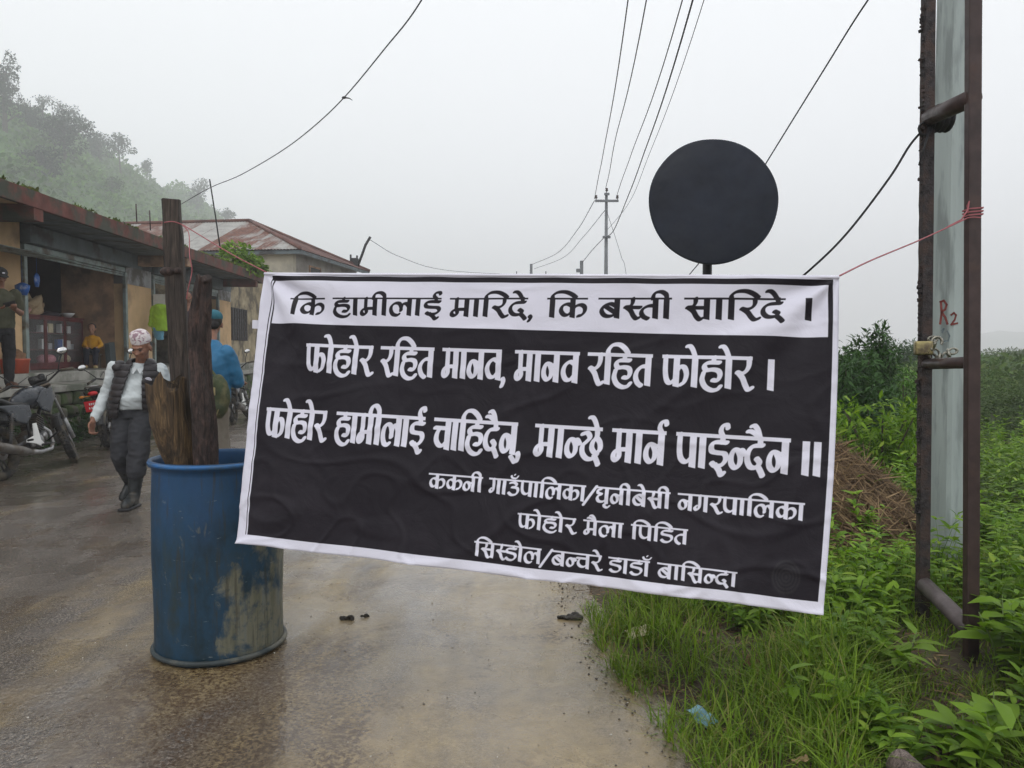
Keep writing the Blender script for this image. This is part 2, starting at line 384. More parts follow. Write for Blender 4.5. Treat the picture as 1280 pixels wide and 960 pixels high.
# dark speckle of stones standing out of the silt
vo = nd(t, 'ShaderNodeTexVoronoi'); vo.inputs['Scale'].default_value = 60; t.links.new(c1, vo.inputs['Vector'])
spk = ramp(t, vo.outputs['Distance'], [(.10,1),(.2,0)]); spm = mix(t, 1, spk, ramp(t, med, [(.42,0),(.6,1)]), 'MULTIPLY')
col = mix(t, spm, col, (.05,.04,.034))
# rust brown wet staining
rs = ramp(t, nz(t, c1, 1.15, 6, .7, 1.0), [(.53,0),(.61,1)]); rs2 = ramp(t, nz(t, c1, 42, 4, .7), [(.42,0),(.56,1)])
rsm = mix(t, 1, rs, rs2, 'MULTIPLY')
col = mix(t, rsm, col, (.080,.046,.018))
# stains around the drum foot (spilled, wet)
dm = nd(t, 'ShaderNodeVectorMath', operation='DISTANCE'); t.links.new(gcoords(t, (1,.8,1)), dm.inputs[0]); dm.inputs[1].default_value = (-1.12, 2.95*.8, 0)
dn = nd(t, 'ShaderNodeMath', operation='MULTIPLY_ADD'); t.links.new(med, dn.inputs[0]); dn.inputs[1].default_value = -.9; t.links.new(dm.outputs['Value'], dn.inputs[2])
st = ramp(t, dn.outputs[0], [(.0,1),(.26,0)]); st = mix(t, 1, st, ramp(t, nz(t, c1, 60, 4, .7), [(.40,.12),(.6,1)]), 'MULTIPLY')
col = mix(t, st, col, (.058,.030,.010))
wf = nd(t, 'ShaderNodeMapRange'); t.links.new(nz(t, gcoords(t, (1.0,.45,1), (0,0,rad(-4))), .95, 6, .62, .5), wf.inputs[0]); wf.inputs[1].default_value = .40; wf.inputs[2].default_value = .56
wet = wf.outputs[0]
col = mix(t, 1, col, ramp(t, wet, [(0,(1,1,1)),(1,(.80,.76,.70))]), 'MULTIPLY')
t.links.new(col, b.inputs['Base Color'])
cw = nd(t, 'ShaderNodeMapRange'); t.links.new(wet, cw.inputs[0]); cw.inputs[3].default_value = .12; cw.inputs[4].default_value = 1.0; t.links.new(cw.outputs[0], b.inputs['Coat Weight']); b.inputs['Coat Roughness'].default_value = .13; b.inputs['Coat IOR'].default_value = 1.4
bc_ = nd(t, 'ShaderNodeBump'); bc_.inputs['Strength'].default_value = .35; bc_.inputs['Distance'].default_value = .006; t.links.new(nz(t, c1, 22, 4, .6), bc_.inputs['Height']); t.links.new(bc_.outputs[0], b.inputs['Coat Normal'])
rg = ramp(t, mf3.outputs[0], [(.0,.3),(1,.3)])
rr = nd(t, 'ShaderNodeMapRange'); t.links.new(nz(t, c1, 2.1, 5), rr.inputs[0]); rr.inputs[1].default_value = .38; rr.inputs[2].default_value = .62; rr.inputs[3].default_value = .07; rr.inputs[4].default_value = .42
t.links.new(rr.outputs[0], b.inputs['Roughness']); b.inputs['Specular IOR Level'].default_value = .6
p1 = bump(t, nz(t, c1, 85, 3, .85), .8, .008, b); bump(t, nz(t, c1, 9, 5, .6), .25, .012, b, p1)
M['road'] = m
r = npmesh('road', np.stack([RX,RY,RZ],-1).reshape(-1,3), gridfaces(*RX.shape), m, smooth=True); tag(r, kind='structure')
def roadz(x, y):
    return .012*noise.fractal(Vector((x*1.1+5, y*.35*1.1-5, 3.5)), 1.0, 2.0, 4)+.0035*noise.fractal(Vector((x*5+2, y*5-2, 1.4)), 1.0, 2.0, 4)
# ================================================================ HILLS
def hill(name, f, x0, x1, y0, y1, nx, ny, mat):
    X, Y = np.meshgrid(np.linspace(x0, x1, nx), np.linspace(y0, y1, ny))
    o = npmesh(name, np.stack([X, Y, f(X, Y)], -1).reshape(-1,3), gridfaces(ny, nx), mat, smooth=True); return tag(o, kind='structure')
m, t, b = newmat('hillside'); co = gcoords(t)
col = ramp(t, nz(t, co, .05, 6, .65), [(.3,(.035,.08,.015)),(.55,(.055,.13,.02)),(.75,(.08,.15,.03))]); t.links.new(col, b.inputs['Base Color'])
b.inputs['Roughness'].default_value = .9; bump(t, nz(t, co, .8, 6), 1, .4, b); M['hill'] = m
def lefthill(X, Y): return HS*lefthill1(np.asarray(X)/HS, np.asarray(Y)/HS)
HS = 1.6
def lefthill1(X, Y):
    d = -X-26-.05*Y
    n = gnoise(np.asarray(X, float), np.asarray(Y, float), .03, 4)
    s = np.clip(d/54, 0, 1.25); z = 1+42*(s*.92+.08*s*s)+n*5*np.clip(s*3, 0, 1)-np.clip(s-1.0, 0, 1)*60
    return z-np.clip((Y-230)/90, 0, 1)**1.5*14*np.clip(s, 0, 1)-2*(d < 0)
hill('hill', lefthill, -118*HS, -26*HS, 34*HS, 320*HS, 60, 120, M['hill'])
def righthill(X, Y): return 4*righthill1(np.asarray(X)/4, np.asarray(Y)/4)
def righthill1(X, Y):
    n = gnoise(np.asarray(X, float), np.asarray(Y, float), .02, 8)
    s = np.clip((X*.55+Y*.55-175)/90, 0, 1); return -3+s*s*(3-2*s)*9*(1+.5*n)+n*3
hill('hill', righthill, 60*4, 225*4, 90*4, 270*4, 50, 60, M['hill'])
# undergrowth covering the left hillside and trees on it
def hz(x, y): return float(lefthill(np.array([[x]]), np.array([[y]]))[0,0])
n = 90000
yy = (40+RNG.random(n)**1.2*250)*HS; ss = RNG.random(n); xx = -26*HS-.05*yy-ss*60*HS
HZ = lefthill(xx[None], yy[None])[0]
cl = gnoise(xx[None], yy[None], .08, 7)[0]
pos = np.stack([xx, yy, HZ+.1+np.maximum(cl, -.15)*6*RNG.random(n)], 1)
ll = RNG.uniform(.5, 1.5, n)
V, F = leaf_arrays(pos, norm(rdir(n)+np.array([.3,-.3,.5])), rdir(n, .2, 1), ll, ll*.6)
tag(npmesh('undergrowth', V, F, M['slope'], smooth=True), kind='stuff')
def tree(label, px, py, wpx, hpx, Y, leafn, mat=None, bare=0):
    Y *= HS
    for q in np.arange(60, 560, 4.):   # stand it where the sight line through its foot meets the slope
        f_ = P(px, py+hpx, q)
        if f_.x > -250 and f_.z < hz(f_.x, f_.y): Y = float(q); break
    p = P(px, py, Y); u = Y/FPX; w = wpx*u*.8; h0 = hpx*u; z0 = min(hz(p.x, p.y)-.3, p.z-h0); h = p.z-z0; f0 = 1-h0/h*.95
    L = max(.7, min(1.6, 3.2*u)); o = thing('hillside_tree', label, 'tree', (p.x, p.y, z0), group='trees standing on the misty hillside'); tb = MB()
    lean = Vector((random.uniform(-.05,.05)*h, random.uniform(-.05,.05)*h, 0)); r0 = h0*.035
    tb.tube([(0,0,0), Vector((0,0,h*.3))+lean*.3, Vector((0,0,h*.6))+lean*.7, Vector((0,0,h*.9))+lean], [r0,r0*.8,r0*.55,r0*.2], 7); tips = []
    for k in range(11):
        a = k*2.4; zz = h*(f0+(1-f0)*random.uniform(.15,.8)); r = w*random.uniform(.25,.5)*(1.15-.5*(zz/h-f0)/(1-f0)); e = Vector((math.cos(a)*r, math.sin(a)*r, min(h*.95, zz+h0*random.uniform(.05,.2)))); tips.append(e)
        tb.tube([Vector((0,0,zz*.9)), e*.55+Vector((0,0,zz*.42)), e], [r0*.4,r0*.28,r0*.1], 5)
        if bare:
            for j in range(4):
                f = e+Vector((random.uniform(-1,1),random.uniform(-1,1),random.uniform(.2,1)))*h0*.16; tb.tube([e*.8+Vector((0,0,zz*.2)), f], [r0*.2,r0*.07], 4)
    tb.build('trunk', M['bark'], o)
    cl = [(tuple(e), (w*random.uniform(.12,.22), w*random.uniform(.12,.22), h0*random.uniform(.08,.16))) for e in tips]
    cl += [((random.uniform(-.15,.15)*w, random.uniform(-.15,.15)*w, h*(1-(1-f0)*random.uniform(.12,.75))), (w*.2, w*.2, h0*.14)) for _ in range(6)]
    V, F = crown_arrays(cl, leafn, L*.75); npmesh('crown', V, F, mat or M['treeleaf'], o, smooth=True); return o
tree('tall misty tree at the top of the hill, cut by the left edge', 4, 74, 52, 95, 118, 2600)
tree('dark misty tree just under the tall one on the hilltop', 36, 124, 42, 45, 112, 1800)
tree('thin nearly bare tree against the fog on the ridge', 53, 118, 30, 34, 128, 240, bare=1)
tree('pale rounded tree half lost in fog on the ridge', 84, 131, 44, 38, 140, 1200)
tree('broad dark tree in the middle of the hillside', 80, 148, 84, 56, 92, 3600)
tree('dark tree with ragged top at the right of the broad dark one', 122, 160, 34, 46, 98, 1600)
tree('low rounded dark tree nearest above the red-edged roof', 55, 186, 58, 42, 74, 3000)
tree('small dark tree low on the slope by the left edge', 6, 208, 40, 30, 74, 1600, M['hillleaf'])
tree('feathery pale tree on the ridge right of the dark trees', 150, 168, 40, 34, 150, 900)
tree('small conical tree alone on the descending ridge', 183, 201, 13, 24, 170, 500)
tree('faint grey tree standing off behind the end of the ridge', 247, 226, 32, 46, 230, 1000)
tree('small tree low on the end of the ridge over the rusty roof', 284, 262, 22, 14, 205, 500)
tree('light green bushy tree on the slope above the rusty roof', 140, 222, 34, 22, 110, 900, M['hillleaf'])
# ================================================================ SHOP BUILDING on a stone plinth
FY0 = 10.0; FROT = math.atan(.052)
BLD = Matrix.Translation((-6.28-.052*FY0, FY0, 0)) @ Matrix.Rotation(FROT, 4, 'Z')
def L(x, y, z): return BLD @ Vector((x, y, z))
shop = thing('shop_building', 'single-storey beige shop row with mossy red-brown concrete roof edge on a stone plinth', 'building', BLD.translation, (0,0,FROT))
def part(name, mat, boxes, parent=None, bev=0, smooth=False):
    mb = MB()
    for bx in boxes: mb.bb(*bx, bev=bev)
    return mb.build(name, mat, shop if parent is None else parent, smooth)
WL = -1.02  # wall line
part('plinth', M['concrete'], [(-8,-.22,-6,16.6,0,.78)])
part('plinth_cap', M['concrete'], [(-8,.03,-6,16.6,.78,.88)], bev=.012)
part('shop_floor', M['concrete'], [(-8,-.72,-6,16.6,.88,1.05)], bev=.01)
# stones of the retaining wall, one by one
smesh = []
for k in range(7):
    mb = MB(); w, d, h = .30+.05*(k%3), .20, .17+.025*(k%4); mb.box((0,0,0),(d,w,h), bev=.05)
    me = mb.mesh('stone'); me.transform(Matrix.Identity(4))
    for v in me.vertices: v.co += noise.noise_vector(v.co*4+Vector((k*7,0,0)))*.035
    for p in me.polygons: p.use_smooth = True
    smesh.append(me)
M['stone'] = pm('plinth_stone', (.10,.09,.068), .85, .35, 6, dirt=(.05,.075,.025), dsc=3.5, dth=.48, rnd=.35, bst=.8, bd=.02)
for me in smesh: me.materials.append(M['stone'])
part('wall_core', pm('mud_mortar', (.09,.075,.05), .95, .4, 6, dirt=(.04,.06,.02), dsc=3), [(-.219,-.10,-2.5,16.5,0,.779)])
zz = .085
for row in range(4):
    y = -2.4+random.random()*.2
    while y < 12.5:
        k = random.randrange(7); w = .30+.05*(k%3)
        o = link('stone', smesh[k], parent=shop); o.location = (-.09+random.uniform(-.03,.02), y+w/2, zz+random.uniform(-.015,.015))
        o.rotation_euler = (random.uniform(-.12,.12), random.uniform(-.1,.1), random.uniform(-.12,.12)); o.scale = (1, random.uniform(.9,1.1), random.uniform(.9,1.15))
        y += w+random.uniform(.01,.03)
    zz += .19
# roof
part('roof', M['concrete'], [(-8.3,.0,-6.3,13.1,3.52,3.64)])
part('fascia', M['fascia'], [(.001,.075,-6.3,13.1,3.44,3.68)], bev=.01)
part('fascia', M['fascia'], [(-8.3,.075,13.102,13.17,3.44,3.68)], bev=.01)
for yb in (1.0, 6.9, 12.2): part('roof_beam', M['fascia'] if yb != 6.9 else M['beige2'], [(-1.0,.06,yb,yb+.24,3.27,3.519)])
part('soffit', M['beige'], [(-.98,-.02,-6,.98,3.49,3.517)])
part('soffit', M['bluegrey'], [(-.98,-.02,1.26,12.18,3.49,3.517)])  # shade under the eaves put into this soffit's blue-grey colour
# walls and piers
part('wall', M['beige'], [(WL-.25,WL,-6,2.55,1.05,3.515)])
part('pier', M['beige'], [(WL-.25,WL,6.34,7.62,1.05,2.83)])
part('pier', M['beige2'], [(-2.35,WL-.252,6.34,7.62,1.05,3.515)])
part('plaster_band', M['plaster'], [(WL-.25,WL+.006,6.34,7.62,2.832,3.2)])
part('pier', M['beige'], [(-2.3,WL,12.25,13.4,1.05,2.9)])
part('plaster_band', M['plaster'], [(WL-.25,WL+.006,12.25,13.4,2.902,3.2)])
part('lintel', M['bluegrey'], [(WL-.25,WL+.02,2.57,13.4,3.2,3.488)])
for ya, yb in ((2.57,6.32),(7.64,12.23)):
    hb = part('shutter_housing', M['bluegrey'], [(WL-.20,WL+.16,ya,yb,3.16,3.47)], bev=.04)
    part('shutter_rail', M['shutter'], [(WL-.06,WL+.03,ya+.05,yb-.05,3.06,3.158)], bev=.01)
    # curtain slats just showing under the housing
    for k in range(2): part('shutter_slat', M['shutter'], [(WL-.03,WL+.012,ya+.06,yb-.06,2.97+k*.045,3.008+k*.045)], bev=.012)
    for yg in (ya, yb-.10): part('shutter_guide', M['shutter'], [(WL-.02,WL+.05,yg,yg+.09,1.05,3.05)], bev=.008)
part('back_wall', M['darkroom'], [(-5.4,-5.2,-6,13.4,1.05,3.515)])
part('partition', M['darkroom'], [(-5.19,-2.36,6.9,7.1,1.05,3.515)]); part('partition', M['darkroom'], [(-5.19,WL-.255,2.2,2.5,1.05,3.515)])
part('end_wall', M['oldwall'], [(-5.19,WL-.02,13.42,17.2,0.0,3.9)])
gr = part('window_grille', M['black'], [(WL-.019,WL+.004,13.45,15.1,1.75,2.75)])
for k in range(7): part('grille_bar', M['steel'], [(WL+.006,WL+.02,13.5+k*.24,13.53+k*.24,1.77,2.73)], parent=gr)
# corrugated awning over the left pier
def corr(w, l, pitch=.076, amp=.009, n=None):
    nx = max(8, int(w/pitch*6)); V = []; F = []
    for j in range(2):
        for i in range(nx+1): V.append((i/nx*w, j*l, amp*math.sin(i/nx*w/pitch*2*math.pi)))
    for i in range(nx): F.append((i, i+1, nx+2+i, nx+1+i))
    return V, F
m, t, b = newmat('rusty_corrugated_sheet'); co = coords(t); oi = nd(t, 'ShaderNodeObjectInfo')
zinc = ramp(t, nz(t, co, 3, 5), [(.3,(.24,.235,.22)),(.7,(.38,.37,.35))]); rust = ramp(t, nz(t, co, 5, 6, .7), [(.3,(.06,.02,.012)),(.6,(.15,.05,.025)),(.8,(.22,.09,.045))])
ma = nd(t, 'ShaderNodeMath', operation='MULTIPLY_ADD'); t.links.new(oi.outputs['Random'], ma.inputs[0]); ma.inputs[1].default_value = .42; t.links.new(nz(t, coords(t,(1,.35,1)), 1.3, 7, .7, .8), ma.inputs[2])
fc = ramp(t, ma.outputs[0], [(.66,0),(.82,1)]); fc = fc
t.links.new(mix(t, fc, zinc, rust), b.inputs['Base Color']); b.inputs['Roughness'].default_value = .6; b.inputs['Metallic'].default_value = .15
M['corr'] = m
V, F = corr(1.1, 4.6); mb = MB(); mb.add([(x_-1.25, 2.6-y_, 2.98+.02*x_*0+z_-.12*(x_)) for x_, y_, z_ in V], F); o = mb.build('awning_sheet', M['shutter'], shop)
sm = o.modifiers.new('s', 'SOLIDIFY'); sm.thickness = .004
# moss and small plants on the roof edge
n = 9000; y_ = RNG.uniform(-6.2, 13, n); x_ = RNG.uniform(-.35, .075, n)
dens = np.array([noise.noise(Vector((q*.9, 0, 0))) for q in y_]); k = (dens > -.1) & (RNG.random(n) < .6); x_, y_ = x_[k], y_[k]; n = len(x_)
V, F = leaf_arrays(np.stack([x_, y_, np.full(n, 3.675)], 1), norm(rdir(n, .2, 1)), rdir(n), RNG.uniform(.03, .09, n), RNG.uniform(.015,.05, n))
tag(npmesh('moss', V, F, M['moss'], shop), kind='stuff')
# ---------------------------------------------------------------- far house with the rusty hipped roof
C0 = Vector((P(375,311,27).x, 27, 0)); CF = Vector((P(462,341,34.6).x, 34.6, 0)); ZE = P(375,311,27).z
ex = (CF-C0).normalized(); wx = Vector((-ex.y, ex.x, 0)); HL = (CF-C0).length; HWD = 15.5
ang = math.atan2(ex.y, ex.x)-math.pi/2
house = thing('rusty_roofed_house', 'old cream house under a patched rusty corrugated hip roof behind the shop row', 'building', (C0.x, C0.y, 0), (0,0,ang))
# local frame: x right(outwards), y along the right wall, building extends to -x
def hp(name, mat, boxes, parent=None):
    mb = MB()
    for bx in boxes: mb.bb(*bx)
    return mb.build(name, mat, parent or house)
ov = .45
hp('wall', M['creamwall'], [(-HWD,-ov,ov,ov+.25,0,ZE-.02)])
hp('wall', M['greywall'], [(-ov-.25,-ov+.003,ov+.251,HL-ov,0,ZE-.02)])
hp('wall', M['greywall'], [(-HWD,-HWD+.25,ov+.251,HL-ov,0,ZE-.02),(-HWD+.251,-ov-.251,HL-ov-.25,HL-ov-.001,0,ZE-.02)])
hp('fascia', M['bluegrey'], [(-HWD-.3,0,.06,.09,ZE-.16,ZE-.03)]); hp('fascia', M['bluegrey'], [(-.03,.0,.1,HL,ZE-.16,ZE-.03)])
for yy_ in (1.9, 4.4):
    wv = hp('window', M['black'], [(-ov-.1,-ov+.02,yy_,yy_+1.0,ZE-1.25,ZE-.42)])
    hp('frame', M['beige2'], [(-ov,-ov+.05,yy_-.06,yy_,ZE-1.3,ZE-.36),(-ov,-ov+.05,yy_+1,yy_+1.06,ZE-1.3,ZE-.36),(-ov,-ov+.05,yy_,yy_+1,ZE-.42,ZE-.36),(-ov,-ov+.05,yy_,yy_+1,ZE-1.3,ZE-1.25)], wv)
RH = P(312,275,31).z-ZE; inset = HL/2*.98
def sheet(poly_fn, xa, xb, name='roof_sheet', front=True, jit=0):
    """corrugated sheet strip between two coordinates along the eave, running up to the ridge or hip"""
    pitch = .12; n = max(4, int((xb-xa)/pitch*4)); V = []; F = []; R = 6
    for j in range(R+1):
        for i in range(n+1):
            a = xa+(xb-xa)*i/n; top = poly_fn(a); q = j/R*top; zc = .014*math.sin(a/pitch*2*math.pi)+jit
            slope = RH/(HL/2)
            if front: V.append((a, q, ZE+q*slope+zc))
            else: V.append((-q*inset/(HL/2), a, ZE+q*slope+zc))
    for j in range(R):
        for i in range(n): k = j*(n+1)+i; F.append((k, k+1, k+n+2, k+n+1))
    mb = MB(); mb.add(V, F); return mb.build(name, M['corr'], house, True)
x_ = -HWD-.3; k = 0
while x_ < -.02:
    xb = min(0, x_+.92); sheet(lambda a: min(HL/2, max(.02, -a*(HL/2)/inset)) , x_, xb, jit=.006*(k%2)); x_ = xb; k += 1
y_ = 0; M['corr_red'] = pm('rusty_brown_corrugated_sheet', (.13,.062,.05), .65, .3, 3, dirt=(.07,.035,.03), dsc=1.5, rnd=.2)
while y_ < HL-.02:
    yb = min(HL, y_+.92); o = sheet(lambda a: min(a, HL-a)+.02, y_, yb, front=False, jit=.006*(k%2)); o.data.materials.clear(); o.data.materials.append(M['corr_red']); y_ = yb; k += 1
mb = MB(); mb.tube([(0,0,ZE+.03),(-inset,HL/2,ZE+RH+.04)], .07, 6); mb.tube([(0,HL,ZE+.03),(-inset,HL/2,ZE+RH+.04)], .07, 6); mb.tube([(-inset,HL/2,ZE+RH+.04),(-HWD-.3,HL/2,ZE+RH+.04)], .07, 6)
mb.build('ridge_cap', M['corr_red'], house, True)
mb = MB(); mb.add([(-HWD-.3,HL,ZE),(0,HL,ZE),(-inset,HL/2,ZE+RH),(-HWD-.3,HL/2,ZE+RH)], [(0,1,2,3)]); mb.build('rear_slope', M['corr_red'], house)
def rod(name, label, cat, pts, r, mat, group=None):
    p0 = Vector(pts[0]); o = MB().tube([Vector(p)-p0 for p in pts], r, 6).build(name, mat, None, True); o.location = p0
    return tag(o, label, cat, group)
# starter bars and sticks on the roofs
rod('steel_rod', 'tall thin rod leaning on the far part of the shop roof', 'rod', [P(275.5,312,18), P(269,268,18), P(262,224,18)], .016, M['black'])
rod('starter_bar', 'left of two short thin bars poking up from the shop roof', 'rod', [P(171,278,14.8), P(170,255,14.8)], .012, M['steel'])
rod('starter_bar', 'right of two short thin bars, by the top of the squared timber', 'rod', [P(188,288,15.6), P(187,263,15.6)], .012, M['steel'])
q = P(447,333,34.2); rod('bent_pipe', 'short bent dark pipe sticking up at the right end of the rusty roof', 'pipe', [q, P(452,320,34.2), P(457,306,34.2), P(463,296,34.2)], .06, M['black'])
o = MB().box((0,0,.15),(.35,.3,.42), bev=.03).box((-.16,0,.42),(.07,.07,.2)).box((.12,0,.40),(.07,.07,.16)).build('roof_bracket', M['black']); o.location = P(443,333,34.2); tag(o, 'small dark bracket on the end of the rusty roof beside the bent pipe', 'bracket')
# bushes growing on/behind the shop roof
for (px, py, Y, w, lb) in ((308,312,21.5,.55,'leafy green plant growing on the end of the mossy shop roof'),(328,322,22.3,.5,'smaller leafy plant at the very end of the shop roof')):
    p = L(-.25 if px < 320 else -.15, (Y-10), 3.62)
    o = thing('roof_plant', lb, 'plant', p); h = .75 if px < 320 else .5
    tb = MB()
    for k in range(7): tb.tube([(0,0,0),(random.uniform(-.3,.3),random.uniform(-.3,.3),h*random.uniform(.6,1))],[.015,.004],5)
    tb.build('stem', M['bark'], o)
    V, F = crown_arrays([((0,0,h*.6),(w*.8,w*.8,h*.45)),((w*.5,0,h*.3),(w*.5,w*.5,h*.3)),((-w*.4,0,h*.8),(w*.35,w*.3,h*.25))], 700, .13); npmesh('crown', V, F, M['leaf'], o)
# ================================================================ POLES AND WIRES
pb = P(757, 440, 30); PX, PZ = pb.x, P(757,232,30).z
ep = thing('electric_pole', 'slim grey electric pole with two crossarms rising behind the banner', 'pole', (PX, 30, 0), group=None)
MB().tube([(0,0,-.2),(0,0,4),(0,0,PZ-.35)], [.10,.075,.055], 12).build('mast', M['greymetal'], ep, True)
for zc, w, nm in ((P(757,252,30).z, .45, 'crossarm'), (PZ-.35, .10, 'top_bracket')):
    MB().box((0,-.14,zc),(2*w,.07,.085)).build(nm, M['greymetal'], ep)
INS = pm('dark_insulator', (.05,.03,.025), .3, .1, 4, bst=0)
def insulator(x, z, s=1.0, y=-.14):
    MB().lathe([(.0,0),(.015,0),(.015,.05),(.05,.07),(.055,.11),(.03,.125),(.05,.14),(.045,.18),(.0,.195)], 10, (x,y,z)).build('insulator', INS, ep, True)
zc = P(757,252,30).z
insulator(-.41, zc+.04, y=-.1); insulator(.41, zc+.04, y=-.1); insulator(0, PZ-.3, y=-.1)
MB().box((0,-.12,P(757,297,30).z),(.30,.07,.09)).build('cable_clamp', M['greymetal'], ep)
fp = P(664,330,58); o = thing('electric_pole', 'tiny far electric pole just showing above the banner top', 'pole', (fp.x, 58, 0))
MB().tube([(0,0,-.2),(0,0,fp.z)], [.16,.1], 8).box((0,0,fp.z-.9),(2.4,.1,.14)).box((-1.1,0,fp.z-.7),(.08,.08,.3)).box((1.1,0,fp.z-.7),(.08,.08,.3)).build('mast', M['greymetal'], o)
fp2 = P(727,326,36); o = thing('service_pole', 'short dark service post with a bracket left of the slim electric pole', 'pole', (fp2.x, 36, 0))
MB().tube([(0,0,-.2),(0,0,fp2.z)], [.1,.08], 8).box((-.14,0,fp2.z-.45),(.22,.1,.16)).build('mast', M['greymetal'], o)
def wire(label, pts, r, name='power_line', group='overhead lines', catg='wire', mat=None, sub=10):
    Q = [P(*p) if not isinstance(p, Vector) else p for p in pts]; R = []
    QQ = [Q[0]*2-Q[1]]+Q+[Q[-1]*2-Q[-2]]
    for i in range(1, len(QQ)-2):
        a, b_, c, d = QQ[i-1:i+3]
        for k in range(sub):
            s = k/sub; R.append(.5*(2*b_+(c-a)*s+(2*a-5*b_+4*c-d)*s*s+(3*b_-a-3*c+d)*s**3))
    R.append(Q[-1]); p0 = R[0]; o = MB().tube([p-p0 for p in R], r, 6).build(name, mat or M['wire'], None, True); o.location = p0
    return tag(o, label, catg, group)
def ext(pts, k):  # carry a line on past the top of the picture at the same height
    a, b_ = P(*pts[-2]), P(*pts[-1]); d = (b_-a); return pts+[b_+Vector((d.x, d.y, .12*abs(d.y)))*k]
wire('leftmost overhead line rising from the left end of the pole crossarm', ext([(743,249,29.9),(748,222,26.5),(755,186,23),(785,0,12.8)], 1.6), .011)
wire('overhead line from the very top of the slim pole, second from left', ext([(757,236,29.9),(762,214,26.5),(769,175,22.5),(808,0,12.8)], 1.6), .011)
wire('overhead line from the right end of the pole crossarm, third from left', ext([(770,248,29.9),(777,226,26.5),(790,190,23),(853,0,12.8)], 1.6), .011)
wire('thick sagging black cable clamped lower down the slim pole', ext([(757,297,29.9),(767,288,28),(782,253,25),(802,200,21.5),(866,0,12)], 1.6), .015)
wire('faint thin line just right of the thick sagging cable', ext([(757,290,29.9),(786,254,25),(808,202,21.5),(880,0,12)], 1.6), .007)
wire('faint line running from the crossarm left end down to the tiny far pole', [(743,251,30),(722,287,38),(697,316,48),(664,331,57.8)], .016)
wire('faint lower line running from the slim pole to the tiny far pole', [(757,262,30),(730,295,38),(704,322,48),(668,336,57.8)], .013)
wire('short line from the slim pole down to the short service post', [(755,297,30),(740,313,33),(728,328,35.9)], .014)
wire('stay wire slanting down right from the slim pole with a small insulator', [(757,260,30),(768,293,29.5),(777,322,29),(783,345,28.6), Vector((P(800,440,28).x, 28, .1))], .008)
wire('faint wire hanging from the bent pipe towards the pole line', [(463,300,34.2),(500,321,38),(560,338,44),(662,344,57.5)], .012)
wire('thin black wire rising from behind the black disc to the top right', ext([(862,343,8.5),(905,290,7.4),(960,200,6.2),(1030,87,5.2),(1085,0,4.5)], 1.5), .0055)
wire('loose cable sweeping from the shop roof up across the open sky', ext([(225,256,24),(262,235,21.5),(300,219,19.5),(350,190,17),(390,160,15),(430,122,13),(480,62,11),(527,0,9.3)], 1.2), .010)
p = P(430,122,13); o = MB().ell((0,0,0),(.04,.025,.022),8,6).tube([(.02,0,0),(.09,0,-.01),(.14,0,-.045)], [.014,.01,.004], 5).build('cable_splice', M['black'], None, True); o.location = p; tag(o, 'small dark splice with a loose tail on the cable in the open sky', 'splice')
# near concrete pole
cp = GR(1188, 727); ZT = 8.2
def cpx(py, Y): return P(1186, py, Y).x
npole = thing('concrete_pole', 'pale grey-green concrete pole behind the two brown steel posts', 'pole', (cp.x, cp.y, 0), (0,0,rad(8)))
x0 = P(1183,0,cp.y).x-cp.x
mb = MB(); V = []; segs = 24
for j in range(segs+1):
    z = -.3+(ZT+.3)*j/segs; k = z/ZT; hw = .108-.042*k; cxx = (x0*.55)*z/3.4*.55
    ch = .018
    for (a, b_) in ((-hw+ch,-hw),(hw-ch,-hw),(hw,-hw+ch),(hw,hw-ch),(hw-ch,hw),(-hw+ch,hw),(-hw,hw-ch),(-hw,-hw+ch)): V.append((a+cxx*1.0, b_, z))
F = [(j*8+i, j*8+(i+1)%8, (j+1)*8+(i+1)%8, (j+1)*8+i) for j in range(segs) for i in range(8)]; F.append(tuple(segs*8+i for i in range(8)))
mb.add(V, F); mb.build('shaft', M['pole'], npole)
redpaint = pm('red_brown_paint', (.16,.035,.03), .7, .3, 30, bst=0); greypaint = pm('grey_paint_mark', (.12,.15,.16), .7, .2, 30, bst=0)
def stroke(mb, pts, w, th=.0016):
    for a, b_ in zip(pts, pts[1:]):
        a = Vector((a[0],0,a[1])); b_ = Vector((b_[0],0,b_[1])); mb.tube([a-(b_-a)*.1, b_+(b_-a)*.1], w, 6, ell=(1,1))
def pole_front(px, py): # point on the pole's front face in its local frame
    w = P(px, py, cp.y-.105); m_ = npole.matrix_basis.inverted() if False else (Matrix.Translation((cp.x,cp.y,0)) @ Matrix.Rotation(rad(8),4,'Z')).inverted()
    v = m_ @ w; return (v.x, v.z)
def yf(z): return -(.108-.042*z/ZT)
mk = MB()
def mark(pts, w):
    Q = [pole_front(*p) for p in pts]
    for a, b_ in zip(Q, Q[1:]):
        d = Vector((b_[0]-a[0], b_[1]-a[1])); 
        if d.length < 1e-6: continue
        nrm = Vector((-d.y, d.x)).normalized()*w; e = d.normalized()*w*.6
        q = [Vector((a[0],a[1]))-e+nrm, Vector((a[0],a[1]))-e-nrm, Vector((b_[0],b_[1]))+e-nrm, Vector((b_[0],b_[1]))+e+nrm]
        V = [(v.x, yf(v.y)-.003, v.y) for v in q]+[(v.x, yf(v.y)-.0005, v.y) for v in q]
        mk.add(V, [(0,1,2,3),(0,4,5,1),(1,5,6,2),(2,6,7,3),(3,7,4,0)])
mark([(1173,377),(1174,392),(1172,405)], .0065); mark([(1172,378),(1177,376),(1181,381),(1179,387),(1174,390)], .006); mark([(1174,390),(1179,397),(1182,405)], .0065)
mark([(1187,394),(1191,391),(1194,394),(1192,400),(1187,406),(1196,404)], .005)
mk.build('painted_mark', redpaint, npole)
